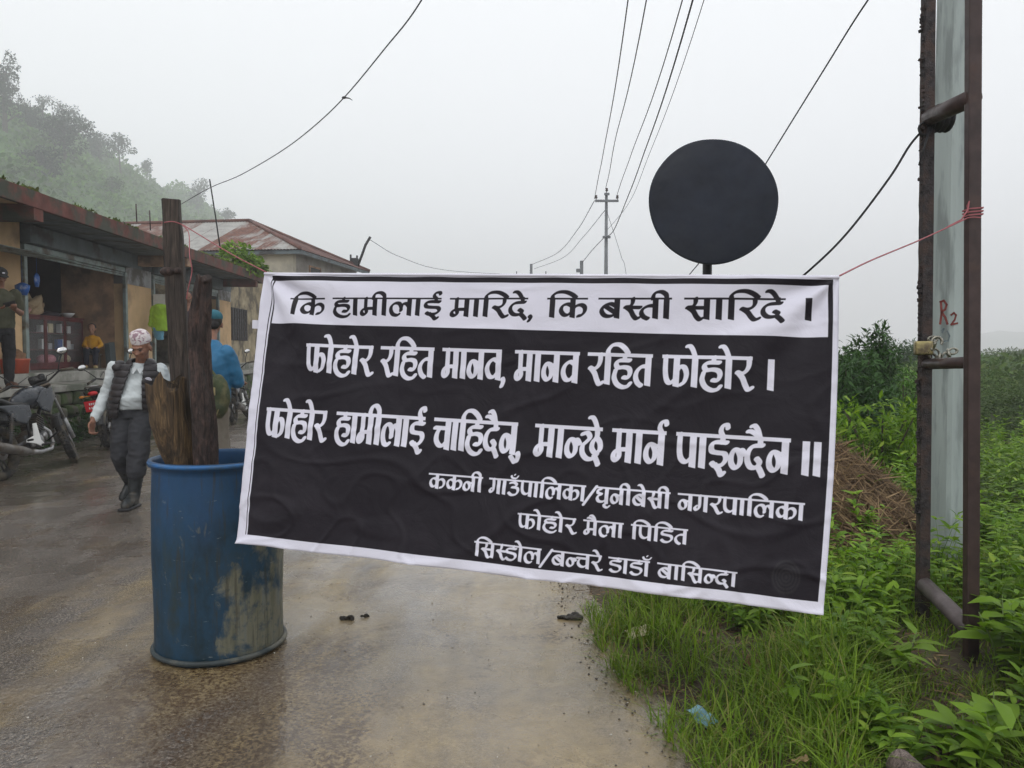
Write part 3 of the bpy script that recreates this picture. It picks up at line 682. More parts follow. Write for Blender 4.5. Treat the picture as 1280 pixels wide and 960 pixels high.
mk = MB(); mark([(1174,413),(1177,411),(1175,416)], .005); mark([(1182,414),(1185,420),(1183,426),(1177,427),(1172,423)], .004); mk.build('painted_mark', greypaint, npole)
# ---- banner print: lettering drawn as pen strokes into a generated texture ----
G = {  # glyph: (advance, attach x, strokes)   headline y=1, baseline y=0
 'aa': (.36,.18,[[(.18,1),(.18,0)]]),
 'i':  (.36,.18,[[(.18,1),(.18,0)],[(.18,1),(.18,1.16),(.34,1.33),(.6,1.35),(.82,1.22),(.95,1.06)]]),
 'ii': (.38,.2,[[(.2,1),(.2,0)],[(.2,1),(.17,1.2),(.02,1.34),(-.16,1.3),(-.24,1.15),(-.25,1)]]),
 'ka': (1.0,.5,[[(.5,1),(.5,0)],[(.5,.6),(.34,.72),(.17,.62),(.12,.38),(.22,.16),(.36,.16),(.5,.38)],[(.5,.42),(.62,.62),(.78,.68),(.9,.55),(.9,.32),(.8,.14),(.7,.1)]]),
 'ha': (.8,.5,[[(.48,1),(.46,.84)],[(.66,.83),(.3,.82),(.15,.72),(.22,.58),(.45,.6),(.64,.56),(.7,.42),(.62,.26),(.46,.26)],[(.14,.5),(.09,.26),(.2,.04),(.42,-.07),(.62,-.04),(.72,.06)]]),
 'ma': (.82,.64,[[(.64,1),(.64,0)],[(.26,1),(.26,.4)],[(.64,.42),(.28,.4),(.12,.3),(.1,.13),(.2,.06),(.3,.18),(.28,.4)]]),
 'la': (1.0,.84,[[(.84,1),(.84,0)],[(.84,.5),(.72,.7),(.58,.66),(.52,.45),(.52,.3)],[(.52,.5),(.44,.7),(.28,.72),(.13,.55),(.11,.3),(.2,.08),(.36,.02),(.44,.08)]]),
 'I':  (.74,.52,[[(.52,1),(.52,.82)],[(.66,.82),(.3,.82),(.14,.72),(.16,.54),(.36,.5),(.6,.48),(.66,.32),(.52,.14),(.3,.1),(.18,.18)],[(.28,.14),(.42,0),(.52,-.16),(.6,-.1)]]),
 'ra': (.62,.44,[[(.5,1),(.5,.78),(.42,.6),(.26,.5),(.12,.54)],[(.16,.52),(.3,.36),(.4,.14),(.5,0),(.62,.06)]]),
 'da': (.76,.52,[[(.54,1),(.54,.8)],[(.62,.8),(.3,.76),(.14,.58),(.12,.34),(.24,.14),(.44,.14),(.54,.28),(.44,.4)],[(.48,.18),(.58,.04),(.66,-.1)]]),
 'ba': (.82,.64,[[(.64,1),(.64,0)],[(.64,.6),(.42,.74),(.2,.62),(.12,.38),(.24,.14),(.46,.12),(.64,.3)],[(.24,.62),(.62,.26)]]),
 'va': (.78,.62,[[(.62,1),(.62,0)],[(.62,.62),(.4,.72),(.18,.58),(.12,.34),(.24,.12),(.44,.12),(.62,.32)]]),
 's_': (.52,.5,[[(.34,1),(.34,.8),(.26,.62),(.1,.58)],[(.14,.56),(.28,.4),(.38,.14),(.48,0),(.56,.04)],[(.3,.56),(.6,.56)]]),
 'sa': (.86,.68,[[(.68,1),(.68,0)],[(.34,1),(.34,.8),(.26,.62),(.1,.58)],[(.14,.56),(.28,.4),(.38,.14),(.48,0),(.54,.04)],[(.3,.56),(.68,.56)]]),
 'ta': (.74,.58,[[(.58,1),(.58,0)],[(.58,.64),(.36,.64),(.18,.5),(.12,.3),(.2,.1),(.34,0)]]),
 'na': (.8,.62,[[(.62,1),(.62,0)],[(.62,.6),(.46,.58),(.36,.56)],[(.36,.6),(.2,.62),(.1,.42),(.12,.2),(.26,.08),(.4,.2),(.42,.42),(.34,.6)]]),
 'n_': (.54,.4,[[(.56,.5),(.46,.62),(.34,.58)],[(.36,.6),(.2,.62),(.1,.42),(.12,.2),(.26,.08),(.4,.2),(.42,.42),(.34,.6)]]),
 'pha':(.98,.52,[[(.52,1),(.52,0)],[(.12,1),(.13,.5),(.2,.2),(.34,.12),(.52,.3)],[(.52,.46),(.64,.66),(.8,.64),(.88,.42),(.82,.18),(.7,.08)]]),
 'pa': (.78,.62,[[(.62,1),(.62,0)],[(.14,1),(.14,.5),(.22,.24),(.4,.16),(.62,.34)]]),
 'cha':(.84,.68,[[(.68,1),(.68,0)],[(.08,.72),(.4,.72),(.68,.72)],[(.3,.72),(.18,.52),(.18,.3),(.32,.14),(.5,.14),(.68,.32)]]),
 'chh':(.86,.66,[[(.12,.82),(.3,.86),(.4,.72),(.28,.58),(.14,.44),(.16,.2),(.34,.04),(.56,.06),(.7,.2)],[(.66,1),(.66,.76),(.52,.58),(.5,.38),(.64,.24),(.8,.36),(.78,.58),(.64,.74)],[(.6,.16),(.7,0),(.76,-.12)]]),
 'ga': (.74,.58,[[(.58,1),(.58,0)],[(.28,1),(.29,.5),(.26,.22),(.14,.1),(.06,.22),(.14,.34)]]),
 'u_': (.76,.4,[[(.18,.82),(.4,.86),(.56,.74),(.46,.58),(.3,.54)],[(.34,.54),(.6,.5),(.66,.3),(.54,.08),(.3,.02),(.12,.16)],[(.42,1),(.44,.84)]]),
 'dha':(.8,.62,[[(.62,1),(.62,0)],[(.3,.9),(.14,.84),(.14,.66),(.34,.58),(.18,.48),(.12,.3),(.22,.12),(.44,.12),(.62,.3)]]),
 'Da': (.72,.5,[[(.5,1),(.5,.82)],[(.64,.82),(.3,.82),(.14,.72),(.16,.56),(.38,.52),(.6,.46),(.64,.26),(.48,.06),(.26,.04),(.12,.16)]]),
 'l|': (.3,.15,[[(.15,1),(.15,0)]]),
 ',':  (.14,.1,[[(.06,.06),(.1,-.04),(.04,-.2)]]),
 '/':  (.3,.1,[[(.34,1.05),(-.02,-.18)]]),
}
MARKS = {
 'e': [[(-.3,1.36),(-.2,1.36),(-.1,1.24),(0,1.0)]],
 'ai':[[(-.3,1.36),(-.2,1.38),(-.08,1.24),(0,1.0)],[(-.42,1.2),(-.3,1.2),(-.14,1.12),(0,1.0)]],
 'u': [[(0,0),(-.12,-.07),(-.07,-.2),(.07,-.25),(.17,-.15)]],
 'h': [[(-.06,-.06),(.12,-.24)]],
 'R': [[(0,1),(-.08,1.16),(-.02,1.32),(.12,1.36),(.16,1.26)]],
 'N': [[(-.2,1.3),(-.12,1.16),(.1,1.16),(.2,1.3)],[(0,1.38),(.01,1.4)]],
}
W = {  # words
 'ki':'i ka','hamilai':'ha aa ma ii la aa I+R','maride':'ma aa i ra da+e ,','basti':'ba s_ ta ii','saride':'sa aa i ra da+e','|':'l|',
 'phohor':'pha aa+e ha aa+e ra','rahit':'ra i ha ta','manav':'ma aa na va','manav,':'ma aa na va ,','chahidain':'cha aa i ha da+ai na+h ,',
 'manchhe':'ma aa n_ chh+e','marn':'ma aa na+R','paindain':'pa aa I+R n_ da+ai na','kakani':'ka ka na ii','gaun':'ga aa u_+N pa aa i la ka aa',
 '/':'/','dhuni':'dha+u na ii ba+e sa ii','nagar':'na ga ra pa aa i la ka aa','maila':'ma+ai la aa','pidit':'pa_i','x':''}
W['pidit']='i pa i Da ta'; W['sisdol']='i sa s_ Da aa+e la'; W['banchare']='ba n_ cha ra+e'; W['dadan']='Da aa Da aa+N'; W['basinda']='ba aa i sa n_ da aa'
# line: (head v, base v, stem nib px, head px, ink, [(word, photo x0, x1)])  x measured along the line, px of the photograph
LINES = [
 ((373,373),(393,400),.29,[('ki',363,406),('hamilai',416,552),('maride',562,666),('ki',684,735),('basti',748,840),('saride',855,982),('|',1004,1016)],0),
 ((431,449),(465,488),.195,[('phohor',383,465),('rahit',474,542),('manav,',552,631),('manav',643,724),('rahit',734,815),('phohor',827,939),('|',956,968)],1),
 ((511,553),(546,596),.195,[('phohor',334,408),('hamilai',420,530),('chahidain',541,650),('manchhe',667,752),('marn',764,832),('paindain',844,985),('|',999,1008.5),('|',1013,1022.5)],1),
 ((592,630),(610,651),.235,[('kakani',535,602),('gaun',610,732),('/',731,743),('dhuni',744,837),('nagar',846,1003)],1),
 ((642,663),(660,681),.235,[('phohor',647,720),('maila',729,779),('pidit',788,859)],1),
 ((677,716),(695,734),.235,[('sisdol',593,677),('/',677,688),('banchare',689,752),('dadan',760,812),('basinda',821,921)],1),
]
LX = [(363,1016),(383,968),(334,1026),(535,1003),(647,859),(593,921)]
CORN = [(331,341),(1049,345),(1029,768),(295,679)]
TW, TH = 2400, 1230
def banner_print(np, corners=CORN):
    A = []; bb = []
    for (x, y), (u, v) in zip(corners, [(0,0),(1,0),(1,1),(0,1)]):
        A.append([x,y,1,0,0,0,-u*x,-u*y]); bb.append(u)
        A.append([0,0,0,x,y,1,-v*x,-v*y]); bb.append(v)
    h = np.linalg.solve(np.array(A,float), np.array(bb,float))
    def uv(x, y):
        w = h[6]*x+h[7]*y+1
        return (h[0]*x+h[1]*y+h[2])/w*TW, (h[3]*x+h[4]*y+h[5])/w*TH
    ink = np.zeros((TH, TW), np.float32)      # coverage of lettering
    def seg(p, q, a, b, th, cov):
        c, s = math.cos(th), math.sin(th)
        r = a+2
        x0 = max(0,int(min(p[0],q[0])-r)); x1 = min(TW,int(max(p[0],q[0])+r)+1)
        y0 = max(0,int(min(p[1],q[1])-r)); y1 = min(TH,int(max(p[1],q[1])+r)+1)
        if x1<=x0 or y1<=y0: return
        X, Y = np.meshgrid(np.arange(x0,x1), np.arange(y0,y1))
        def T(x, y): return (x*c+y*s)/a, (-x*s+y*c)/b
        px, py = T(p[0],p[1]); qx, qy = T(q[0],q[1]); gx, gy = T(X,Y)
        dx, dy = qx-px, qy-py; L = dx*dx+dy*dy+1e-9
        t = np.clip(((gx-px)*dx+(gy-py)*dy)/L, 0, 1)
        d = np.hypot(gx-px-t*dx, gy-py-t*dy)
        k = np.clip((1-d)*b*1.0+.5, 0, 1)
        np.maximum(cov[y0:y1,x0:x1], k, out=cov[y0:y1,x0:x1])
    def rect(xa, ya, xb, yb, xc, yc, w, cov):   # flat-ended stem of half width w from a to b
        x0=int(min(xa,xb)-w-2); x1=int(max(xa,xb)+w+3); y0=int(min(ya,yb)-2); y1=int(max(ya,yb)+3)
        x0=max(0,x0); y0=max(0,y0); x1=min(TW,x1); y1=min(TH,y1)
        X, Y = np.meshgrid(np.arange(x0,x1), np.arange(y0,y1))
        t = (Y-ya)/(yb-ya+1e-9); cx = xa+(xb-xa)*t
        k = np.clip(w-np.abs(X-cx)+.5,0,1)*np.clip(Y-ya+.5,0,1)*np.clip(yb+.18*(X-cx)-Y+.5,0,1)
        np.maximum(cov[y0:y1,x0:x1], k, out=cov[y0:y1,x0:x1])
    def rom(P):
        if len(P) == 2: return P
        out = []; Q = [P[0]]+list(P)+[P[-1]]
        for i in range(1, len(Q)-2):
            p0,p1,p2,p3 = Q[i-1:i+3]
            for k in range(6):
                t = k/6
                out.append(tuple(.5*((2*p1[j])+(-p0[j]+p2[j])*t+(2*p0[j]-5*p1[j]+4*p2[j]-p3[j])*t*t+(-p0[j]+3*p1[j]-3*p2[j]+p3[j])*t**3) for j in (0,1)))
        return out+[P[-1]]
    covs = [np.zeros((TH,TW),np.float32), np.zeros((TH,TW),np.float32)]
    for (head, base, stem, words, col), (lx0, lx1) in zip(LINES, LX):
        cov = covs[col]
        for wd, x0, x1 in words:
            def at(x, e): return e[0]+(e[1]-e[0])*(x-lx0)/(lx1-lx0)
            U0, V0 = uv(x0, at(x0, head)); U1, V1 = uv(x1, at(x1, head))
            _, B0 = uv(x0, at(x0, base)); _, B1 = uv(x1, at(x1, base))
            toks = W[wd].split(); tot = 0
            comma = toks[-1] == ','
            for tk in toks: tot += G[tk.split('+')[0]][0]
            sx = (U1-U0)/tot; Hh = ((B0-V0)+(B1-V1))/2
            def M(x, y):
                t = x/tot
                return U0+x*sx, V0+(V1-V0)*t+(1-y)*(Hh)
            a = Hh*stem*.46; b = Hh*stem*(.22 if stem > .22 else .27); th = -math.radians(38)
            sw = Hh*stem*.5
            if wd == '/': a, b = Hh*.11, Hh*.08
            x = 0
            for tk in toks:
                parts = tk.split('+'); adv, ax, ss = G[parts[0]]
                for s in ss:
                    P = [M(x+px_, py_) for px_, py_ in rom(s)]
                    if len(s) == 2 and s[0][0] == s[1][0] and s[0][1] == 1 and s[1][1] == 0:
                        rect(P[0][0],P[0][1],P[1][0],P[1][1],0,0,sw,cov)
                    else:
                        for p, q in zip(P, P[1:]): seg(p, q, a, b, th, cov)
                for m in parts[1:]:
                    for s in MARKS[m]:
                        P = [M(x+ax+px_, py_) for px_, py_ in rom(s)]
                        k = .9 if m != 'N' else .7
                        for p, q in zip(P, P[1:]): seg(p, q, a*k, b*k, th, cov)
                x += adv
            if wd not in ('|','/'):   # the head line over the word
                e = tot-(.16 if comma else 0)
                p, q = M(.0,1), M(e,1); hw = Hh*(.05 if col==0 else .058)
                X0, X1 = int(p[0]), int(q[0])
                for X in range(X0, X1):
                    yc = p[1]+(q[1]-p[1])*(X-p[0])/(q[0]-p[0])
                    ys = np.arange(int(yc-hw-2), int(yc+hw+3))
                    k = np.clip(hw-np.abs(ys-yc)+.5,0,1)
                    cov[ys, X] = np.maximum(cov[ys, X], k)
    u = (np.arange(TW)+.5)/TW; v = (np.arange(TH)+.5)/TH
    U, V = np.meshgrid(u, v)
    def box(u0,u1,v0,v1): return ((U>=u0)&(U<u1)&(V>=v0)&(V<v1))
    wht = np.array([.66,.65,.74],np.float32); blk = np.array([.0115,.0090,.0135],np.float32)
    white = np.ones((TH,TW),bool)
    white &= ~box(.0165,.9915,.0115,.966)
    white |= box(.0185,.021,.029,.966)
    white |= box(.0235,.985,.0295,.188)
    w = white.astype(np.float32)
    w = w*(1-covs[0]); w = w*(1-covs[1])+covs[1]
    img = blk+(wht-blk)*w[...,None]
    # oval dusty print low on the right
    e = np.hypot((U-.945)/.021, (V-.905)/.052); d = (e<1)*(.35+.65*(np.sin(e*30)>0))*.5
    img += (d[...,None]*np.array([.02,.022,.02]))*(1-w[...,None])
    return img.astype(np.float32)
# ================================================================ STEEL FRAME (two posts tied by rungs)
lp = GR(1153, 792); rp = GR(1214, 842)
gate = thing('barrier_stand', 'tall brown steel stand of two posts joined by pipe rungs at the roadside', 'frame', (rp.x, rp.y, 0))
def gp(px, py, Y): return P(px, py, Y)-Vector((rp.x, rp.y, 0))
pL0 = gp(1153,792,lp.y); pL0.z = -.1; pL1 = gp(1161,-60,lp.y-.02); pR0 = gp(1214,842,rp.y); pR0.z = -.1; pR1 = gp(1217,-60,rp.y)
mb = MB(); n = 60; V = []
for i in range(n+1):
    c = pL0.lerp(pL1, i/n); k = .0245
    for (a, b_) in ((-1,-1),(1,-1),(1,1),(-1,1)):
        w = k+(.004*noise.noise(Vector((a*3+b_*7, i*1.7, 0))) if a < 0 else 0)+(.0035*noise.noise(Vector((i*5.1, a, b_))) if a < 0 else 0)
        V.append((c.x+a*w, c.y+b_*.022, c.z))
mb.add(V, [(i*4+j, i*4+(j+1)%4, (i+1)*4+(j+1)%4, (i+1)*4+j) for i in range(n) for j in range(4)]+[(n*4,n*4+1,n*4+2,n*4+3)]); po = mb.build('post', M['flaky'], gate)
tag(po, 'rusty post with peeling flaking edge')
# peeling flakes on the left edge
fl = MB()
for k in range(190):
    tt = random.uniform(.18, .93); c = pL0.lerp(pL1, tt); s = random.uniform(.006,.016)
    if noise.noise(Vector((tt*9, 3, 0))) < -.15: continue
    fl.box(c+Vector((-.028-random.uniform(0,.005), random.uniform(-.022,.015), 0)), (s*random.uniform(.3,.9), .012, s), Euler((random.uniform(-.5,.5),random.uniform(-.6,.6),random.uniform(-.6,.6))).to_matrix())
tag(fl.build('paint_flakes', M['flaky'], gate), kind='stuff')
d = (pR1-pR0); MB().box((pR0+pR1)/2, (.054,.04,d.length), Vector((0,0,1)).rotation_difference(d).to_matrix(), bev=.006).build('post', M['steel'], gate)
def onpost(a, b_, z): t_ = (z-a.z)/(b_.z-a.z); return a.lerp(b_, t_)
for (pyl, pyr, r) in ((150,122,.038),(455,453,.026),(808,820,.038)):
    zl = gp(1157,pyl,lp.y).z; zr = gp(1214,pyr,rp.y).z; zc = (zl+zr)/2
    if pyl == 808: zl = .25; zr = .19
    a = onpost(pL0, pL1, zl); b_ = onpost(pR0, pR1, zr)
    MB().tube([a+Vector((0,-.02,0)), a.lerp(b_,.5)+Vector((0,-.015,0)), b_], r, 14).build('rung', M['steel'] if pyl != 808 else pm('grey_scuffed_pipe', (.11,.09,.09), .5, .3, 9), gate, True)
# padlock with chain on the left post
brass = pm('worn_brass', (.33,.28,.13), .35, .25, 18, metal=.7, dirt=(.15,.12,.08), dsc=12)
chrome = pm('tarnished_chain', (.25,.24,.2), .3, .3, 20, metal=.85)
pk = P(1154,435,lp.y-.07); lock = thing('padlock', 'boxy brass padlock hanging on the chain round the left steel post', 'padlock', pk, (0,0,rad(-12)))
MB().box((0,0,0),(.078,.045,.066), bev=.008).build('body', brass, lock, True)
MB().torus((.058,-.004,.03), .022, .007, 'y', 18, 8, a0=-.6, a1=math.pi+.4).build('shackle', chrome, lock, True)
ch = thing('chain', 'short chain wound between the padlock and the middle rung', 'chain', P(1172,446,lp.y-.06))
zr_ = P(1184,440,lp.y-.05)
for k, (qx, qy, ro) in enumerate(((1166,424,0),(1168,432,1),(1170,441,0),(1175,448,1),(1181,446,0),(1186,441,1),(1191,439,0),(1163,438,1),(1166,446,0))):
    w = P(qx, qy, lp.y-.055-.02*(k%2))-ch.location
    o = MB().torus((0,0,0), .017, .0062, 'y' , 14, 7).build('chain_link', chrome, ch, True); o.location = w; o.rotation_euler = (.4*ro, .5*k, 1.2*ro); o.scale = (1.25,1,.8)
# rope tied to the upper rung, falling away to the foot of the disc's post
rg = onpost(pL0, pL1, gp(1157,150,lp.y).z)+Vector((rp.x, rp.y, 0))
discpos = Vector((P(886,300,4.7).x, 4.7, 0))
tp_ = [rg+Vector((.02,-.06,0)), P(1140,178,lp.y+.02), P(1112,222,lp.y+.06), P(1060,290,lp.y+.15), P(1015,335,lp.y+.25), P(960,380,4.3), P(900,425,4.6)]
wire('dark twisted rope slanting down left from the upper rung', tp_, .0055, 'rope', None, 'rope')
kn = MB()
for k in range(6): kn.torus((.012*k-.02, 0, 0), .052+.006*(k%2), .009, 'x', 18, 6)
kn.torus((-.075,-.02,-.055), .03, .006, 'y', 14, 6); kn.torus((-.05,-.02,-.02), .02, .007, 'y', 14, 6); kn.tube([(-.05,-.02,-.03),(-.08,-.03,-.14),(-.105,-.03,-.22)], [.006,.005,.003], 6)
o = kn.build('rope_knot', M['wire'], None, True); o.location = rg+Vector((.05,-.01,0)); tag(o, 'black cord wound and knotted where the upper rung meets the left post', 'knot')
# ================================================================ BLACK DISC SIGN
dr = 80.5/960*4.6
disc = thing('round_sign', 'large blank black disc sign on a short black post behind the banner', 'sign', (P(886,300,4.7).x, 4.68, 0))
dm = pm('matt_black_board', (.012,.0155,.026), .62, .25, 7, bst=.25, bd=.003, dirt=(.02,.023,.032), dsc=3, dth=.56)
c = P(892,252,4.6)-disc.location
V = []; n = 72
mb = MB(); ring = []
for z_, rr in ((0,.0),( -.004,.2),(-.004,dr-.012),(.0,dr-.003),(.008,dr),(.018,dr-.003),(.02,.0)): pass
prof = [(.0001,-.006),(dr*.5,-.005),(dr-.012,-.002),(dr-.002,.001),(dr,.008),(dr-.002,.016),(.0001,.018)]
R_ = Matrix.Rotation(math.pi/2, 3, 'X').inverted()
mb.lathe(prof, 90, c, R=Matrix(((1,0,0),(0,0,1),(0,.96,0))))
mb.v = [(c.x+(x-c.x)*(1+.005*math.sin(3*math.atan2(z-c.z,x-c.x)+1)+.003*math.sin(7*math.atan2(z-c.z,x-c.x))), y, c.z+(z-c.z)*(1+.005*math.sin(3*math.atan2(z-c.z,x-c.x)+1)+.003*math.sin(7*math.atan2(z-c.z,x-c.x)))) for x,y,z in mb.v]
o = mb.build('disc', dm, disc, True)
MB().tube([(0,.05,-.2),(0,.05,1.0),(0,.05,c.z+.05)], .029, 12).build('post', M['black'], disc, True)
MB().box((.03,.03,c.z-.12),(.34,.02,.035)).box((.03,.03,c.z+.12),(.34,.02,.035)).build('bracket', M['black'], disc)
# ================================================================ BANNER
_r = [P(x_, y_, 1.0)-Vector((0,0,CAMZ)) for x_, y_ in CORN]   # the cloth is one flat parallelogram: solve the other three distances from the first
_A = np.array([[-_r[1][i], _r[2][i], -_r[3][i]] for i in range(3)]); _s = np.linalg.solve(_A, -3.10*np.array(_r[0]))
_c = [Vector((0,0,CAMZ))+_r[k]*float(q_) for k, q_ in enumerate([3.10, *_s])]
print('banner corner distances', [round(float(q_),3) for q_ in _s], (_c[1]-_c[0]).length, (_c[3]-_c[0]).length)
def bil(u, v):
    tl, tr, br, bl = _c
    return tl*(1-u)*(1-v)+tr*u*(1-v)+br*u*v+bl*(1-u)*v
ban = thing('protest_banner', 'wide black and white cloth banner with bold white lettering strung across the road', 'banner', bil(.5,1.0))
bo = bil(.5,1.0); NU, NV = 300, 150
# projective texture coordinates: the print is flat on a bilinear cloth
V = []; UV = []
nrm_ = (bil(1,.5)-bil(0,.5)).cross(bil(.5,1)-bil(.5,0)).normalized()
if nrm_.y > 0: nrm_ = -nrm_
for j in range(NV+1):
    for i in range(NU+1):
        u, v = i/NU, j/NV; p = bil(u, v)
        tie = 0
        for (cu, cv, s) in ((0,0,1),(1,0,1)):   # soft creases fanning out of the tied corners
            du, dv = (u-cu)*1.95, v-cv; r = math.hypot(du, dv)+1e-6; a = math.atan2(dv, abs(du))
            tie += math.exp(-r/.42)*math.sin(a*9+cu*1.3)*.017*min(1, r/.12)
        wr = .0085*noise.fractal(Vector((u*3.1+v*1.2, v*2.4-u*.7, 1)), 1.0, 2.0, 4)+.004*math.sin((u*7+v*3.5)*2)*v
        cre = .0055*(1-min(1, abs(noise.noise(Vector((u*5+v*3, v*5-u*2, 4))))*9))*(.3+.7*v)
        cre += .0045*(1-min(1, abs(noise.noise(Vector((u*9-v*2, v*7+u*4, 11))))*10))*v
        belly = .03*math.sin(math.pi*u)*math.sin(math.pi*min(1,v*.9))
        e = p+nrm_*(wr+cre+tie-belly*0.6)
        e += Vector((.0125*math.sin(v*math.pi)*max(0,(u-.5)*2)**2, 0, .0022*math.sin(u*31)*max(0, v-.9)*8+.0015*math.sin(u*57+1)*max(0, .06-v)*10))
        V.append(e-bo); UV.append((u, 1-v))
F = gridfaces(NV+1, NU+1)[:, ::-1]
cl = npmesh('cloth', np.array([tuple(v) for v in V]), F, None, ban, smooth=True)
uvl = cl.data.uv_layers.new(name='UVMap'); li = np.empty(len(cl.data.loops), np.int32); cl.data.loops.foreach_get('vertex_index', li)
UVa = np.array(UV); 
# print coordinates from where each cloth point stands in the banner's own plane: projective map from the four corners
uvl.data.foreach_set('uv', UVa[li].astype(np.float32).ravel())
img = bpy.data.images.new('banner_print', TW, TH, alpha=False, float_buffer=True)
arr = banner_print(np); buf = np.ones((TH, TW, 4), np.float32); buf[..., :3] = arr[::-1]; img.pixels.foreach_set(buf.ravel()); img.update(); img.pack()
img.colorspace_settings.name = 'Linear Rec.709'
m, t, b = newmat('banner_cloth'); ti = nd(t, 'ShaderNodeTexImage'); ti.image = img; ti.interpolation = 'Cubic'
uvn = nd(t, 'ShaderNodeUVMap'); uvn.uv_map = 'UVMap'; t.links.new(uvn.outputs[0], ti.inputs[0])
co = coords(t)
dirt = ramp(t, nz(t, co, 2.2, 6, .7, .8), [(.5,(0,0,0)),(.75,(.012,.011,.013))])
col = mix(t, 1, ti.outputs[0], dirt, 'ADD'); t.links.new(col, b.inputs['Base Color'])
t.links.new(ramp(t, nz(t, co, 3, 4), [(.3,.40),(.7,.60)]), b.inputs['Roughness']); b.inputs['Specular IOR Level'].default_value = .17
p1 = bump(t, nz(t, co, 260, 2), .12, .001, b); bump(t, nz(t, co, 7, 5, .6, 1.2), .25, .02, b, p1)
cl.data.materials.append(m); sm = cl.modifiers.new('thick', 'SOLIDIFY'); sm.thickness = .0012; sm.offset = -1 if nrm_.y < 0 else 1
# hemmed edges: a narrow folded tube along top and right
M['whitecloth'] = pm('white_cloth', (.66,.65,.73), .65, .06, 8, bst=.2, bd=.002)
hem = MB(); hp_ = [bil(u, .004)-bo+nrm_*(.002+.0085*noise.fractal(Vector((u*3.1, -u*.7, 1)), 1.0, 2.0, 4)) for u in np.linspace(0,1,60)]; hem.tube(hp_, .0055, 8); hem.build('top_hem', M['whitecloth'], ban, True)
# tape tab at the left edge, light streamer
q = bil(0,.195)-bo; MB().box(q+Vector((-.012,.004,0)), (.034,.002,.034), Euler((0,.05,0)).to_matrix()).build('tape_tab', M['whitecloth'], ban)
# cords
pink = pm('pink_cord', (.32,.10,.11), .6, .2, 30, bst=0)
# ================================================================ DRUM WITH LOGS
bc = GR(276, 806); BR_ = .292; BH = .90
m, t, b = newmat('blue_drum_plastic'); co = coords(t)
base = ramp(t, nz(t, co, 3, 4), [(.3,(.014,.052,.125)),(.7,(.024,.082,.195))])
sp = nd(t, 'ShaderNodeSeparateXYZ'); t.links.new(co, sp.inputs[0])
# grime rising from the foot
gm = nd(t, 'ShaderNodeMath', operation='MULTIPLY_ADD'); t.links.new(nz(t, coords(t,(1.6,1.6,.7)), 2.6, 5, .65), gm.inputs[0]); gm.inputs[1].default_value = -.9; t.links.new(sp.outputs['Z'], gm.inputs[2])
gf = ramp(t, gm.outputs[0], [(.05,.95),(.55,0)]); col = mix(t, gf, base, ramp(t, nz(t, coords(t,(2,2,1)), 4, 6, .65), [(.35,(.010,.022,.026)),(.55,(.012,.042,.075)),(.7,(.022,.032,.028))]))
# worn pale mud patches, mostly low on the right-hand side
ax = nd(t, 'ShaderNodeMapRange'); t.links.new(sp.outputs['X'], ax.inputs[0]); ax.inputs[1].default_value = -.12; ax.inputs[2].default_value = .28; ax.inputs[3].default_value = -.10; ax.inputs[4].default_value = .235
zz_ = nd(t, 'ShaderNodeMapRange'); t.links.new(sp.outputs['Z'], zz_.inputs[0]); zz_.inputs[1].default_value = .1; zz_.inputs[2].default_value = .85; zz_.inputs[3].default_value = .07; zz_.inputs[4].default_value = -.16
s1 = nd(t, 'ShaderNodeMath', operation='ADD'); t.links.new(ax.outputs[0], s1.inputs[0]); t.links.new(zz_.outputs[0], s1.inputs[1])
s2 = nd(t, 'ShaderNodeMath', operation='ADD'); t.links.new(nz(t, coords(t,(1.3,1.3,1)), 4.2, 6, .62, .3), s2.inputs[0]); t.links.new(s1.outputs[0], s2.inputs[1])
pf = ramp(t, s2.outputs[0], [(.565,0),(.66,1)]); pq = ramp(t, nz(t, coords(t,(2.2,2.2,1.4)), 5.5, 6, .65, .4), [(.60,0),(.66,.75)]); pr = nd(t, 'ShaderNodeMath', operation='MAXIMUM'); t.links.new(pf, pr.inputs[0]); t.links.new(pq, pr.inputs[1]); zf = ramp(t, sp.outputs['Z'], [(.55,1),(.72,0)]); pf = mix(t, 1, pr.outputs[0], zf, 'MULTIPLY'); pf = mix(t, 1, pf, ramp(t, nz(t, co, 26, 4, .7), [(.32,.35),(.5,1)]), 'MULTIPLY')
mudc = ramp(t, nz(t, coords(t,(9,9,1.2)), 2.5, 5), [(.3,(.10,.095,.055)),(.55,(.17,.16,.11)),(.75,(.13,.15,.155))]); col = mix(t, mix(t, 1, pf, (.85,.85,.85), 'MULTIPLY'), col, mudc)
dk = ramp(t, nz(t, coords(t,(4,4,1.5)), 2.2, 5, .6), [(.62,0),(.72,1)]); col = mix(t, dk, col, (.025,.045,.055)); sc_ = ramp(t, nz(t, coords(t,(3,3,14)), 5, 5, .7, .2), [(.655,0),(.675,.7)]); col = mix(t, sc_, col, (.16,.19,.20)); dr_ = ramp(t, nz(t, coords(t,(16,16,1.1)), 3, 5, .65), [(.56,0),(.66,.6)]); col = mix(t, dr_, col, (.035,.032,.022))
t.links.new(col, b.inputs['Base Color']); t.links.new(ramp(t, nz(t, co, 6, 4), [(.3,.38),(.7,.62)]), b.inputs['Roughness']); b.inputs['Specular IOR Level'].default_value = .28; bump(t, nz(t, co, 5, 5), .3, .02, b)
M['drum'] = m
drum = thing('blue_drum', 'blue plastic drum with worn muddy patches standing open on the wet road', 'drum', (bc.x, bc.y, 0), (0,0,rad(20)))
R_ = BR_
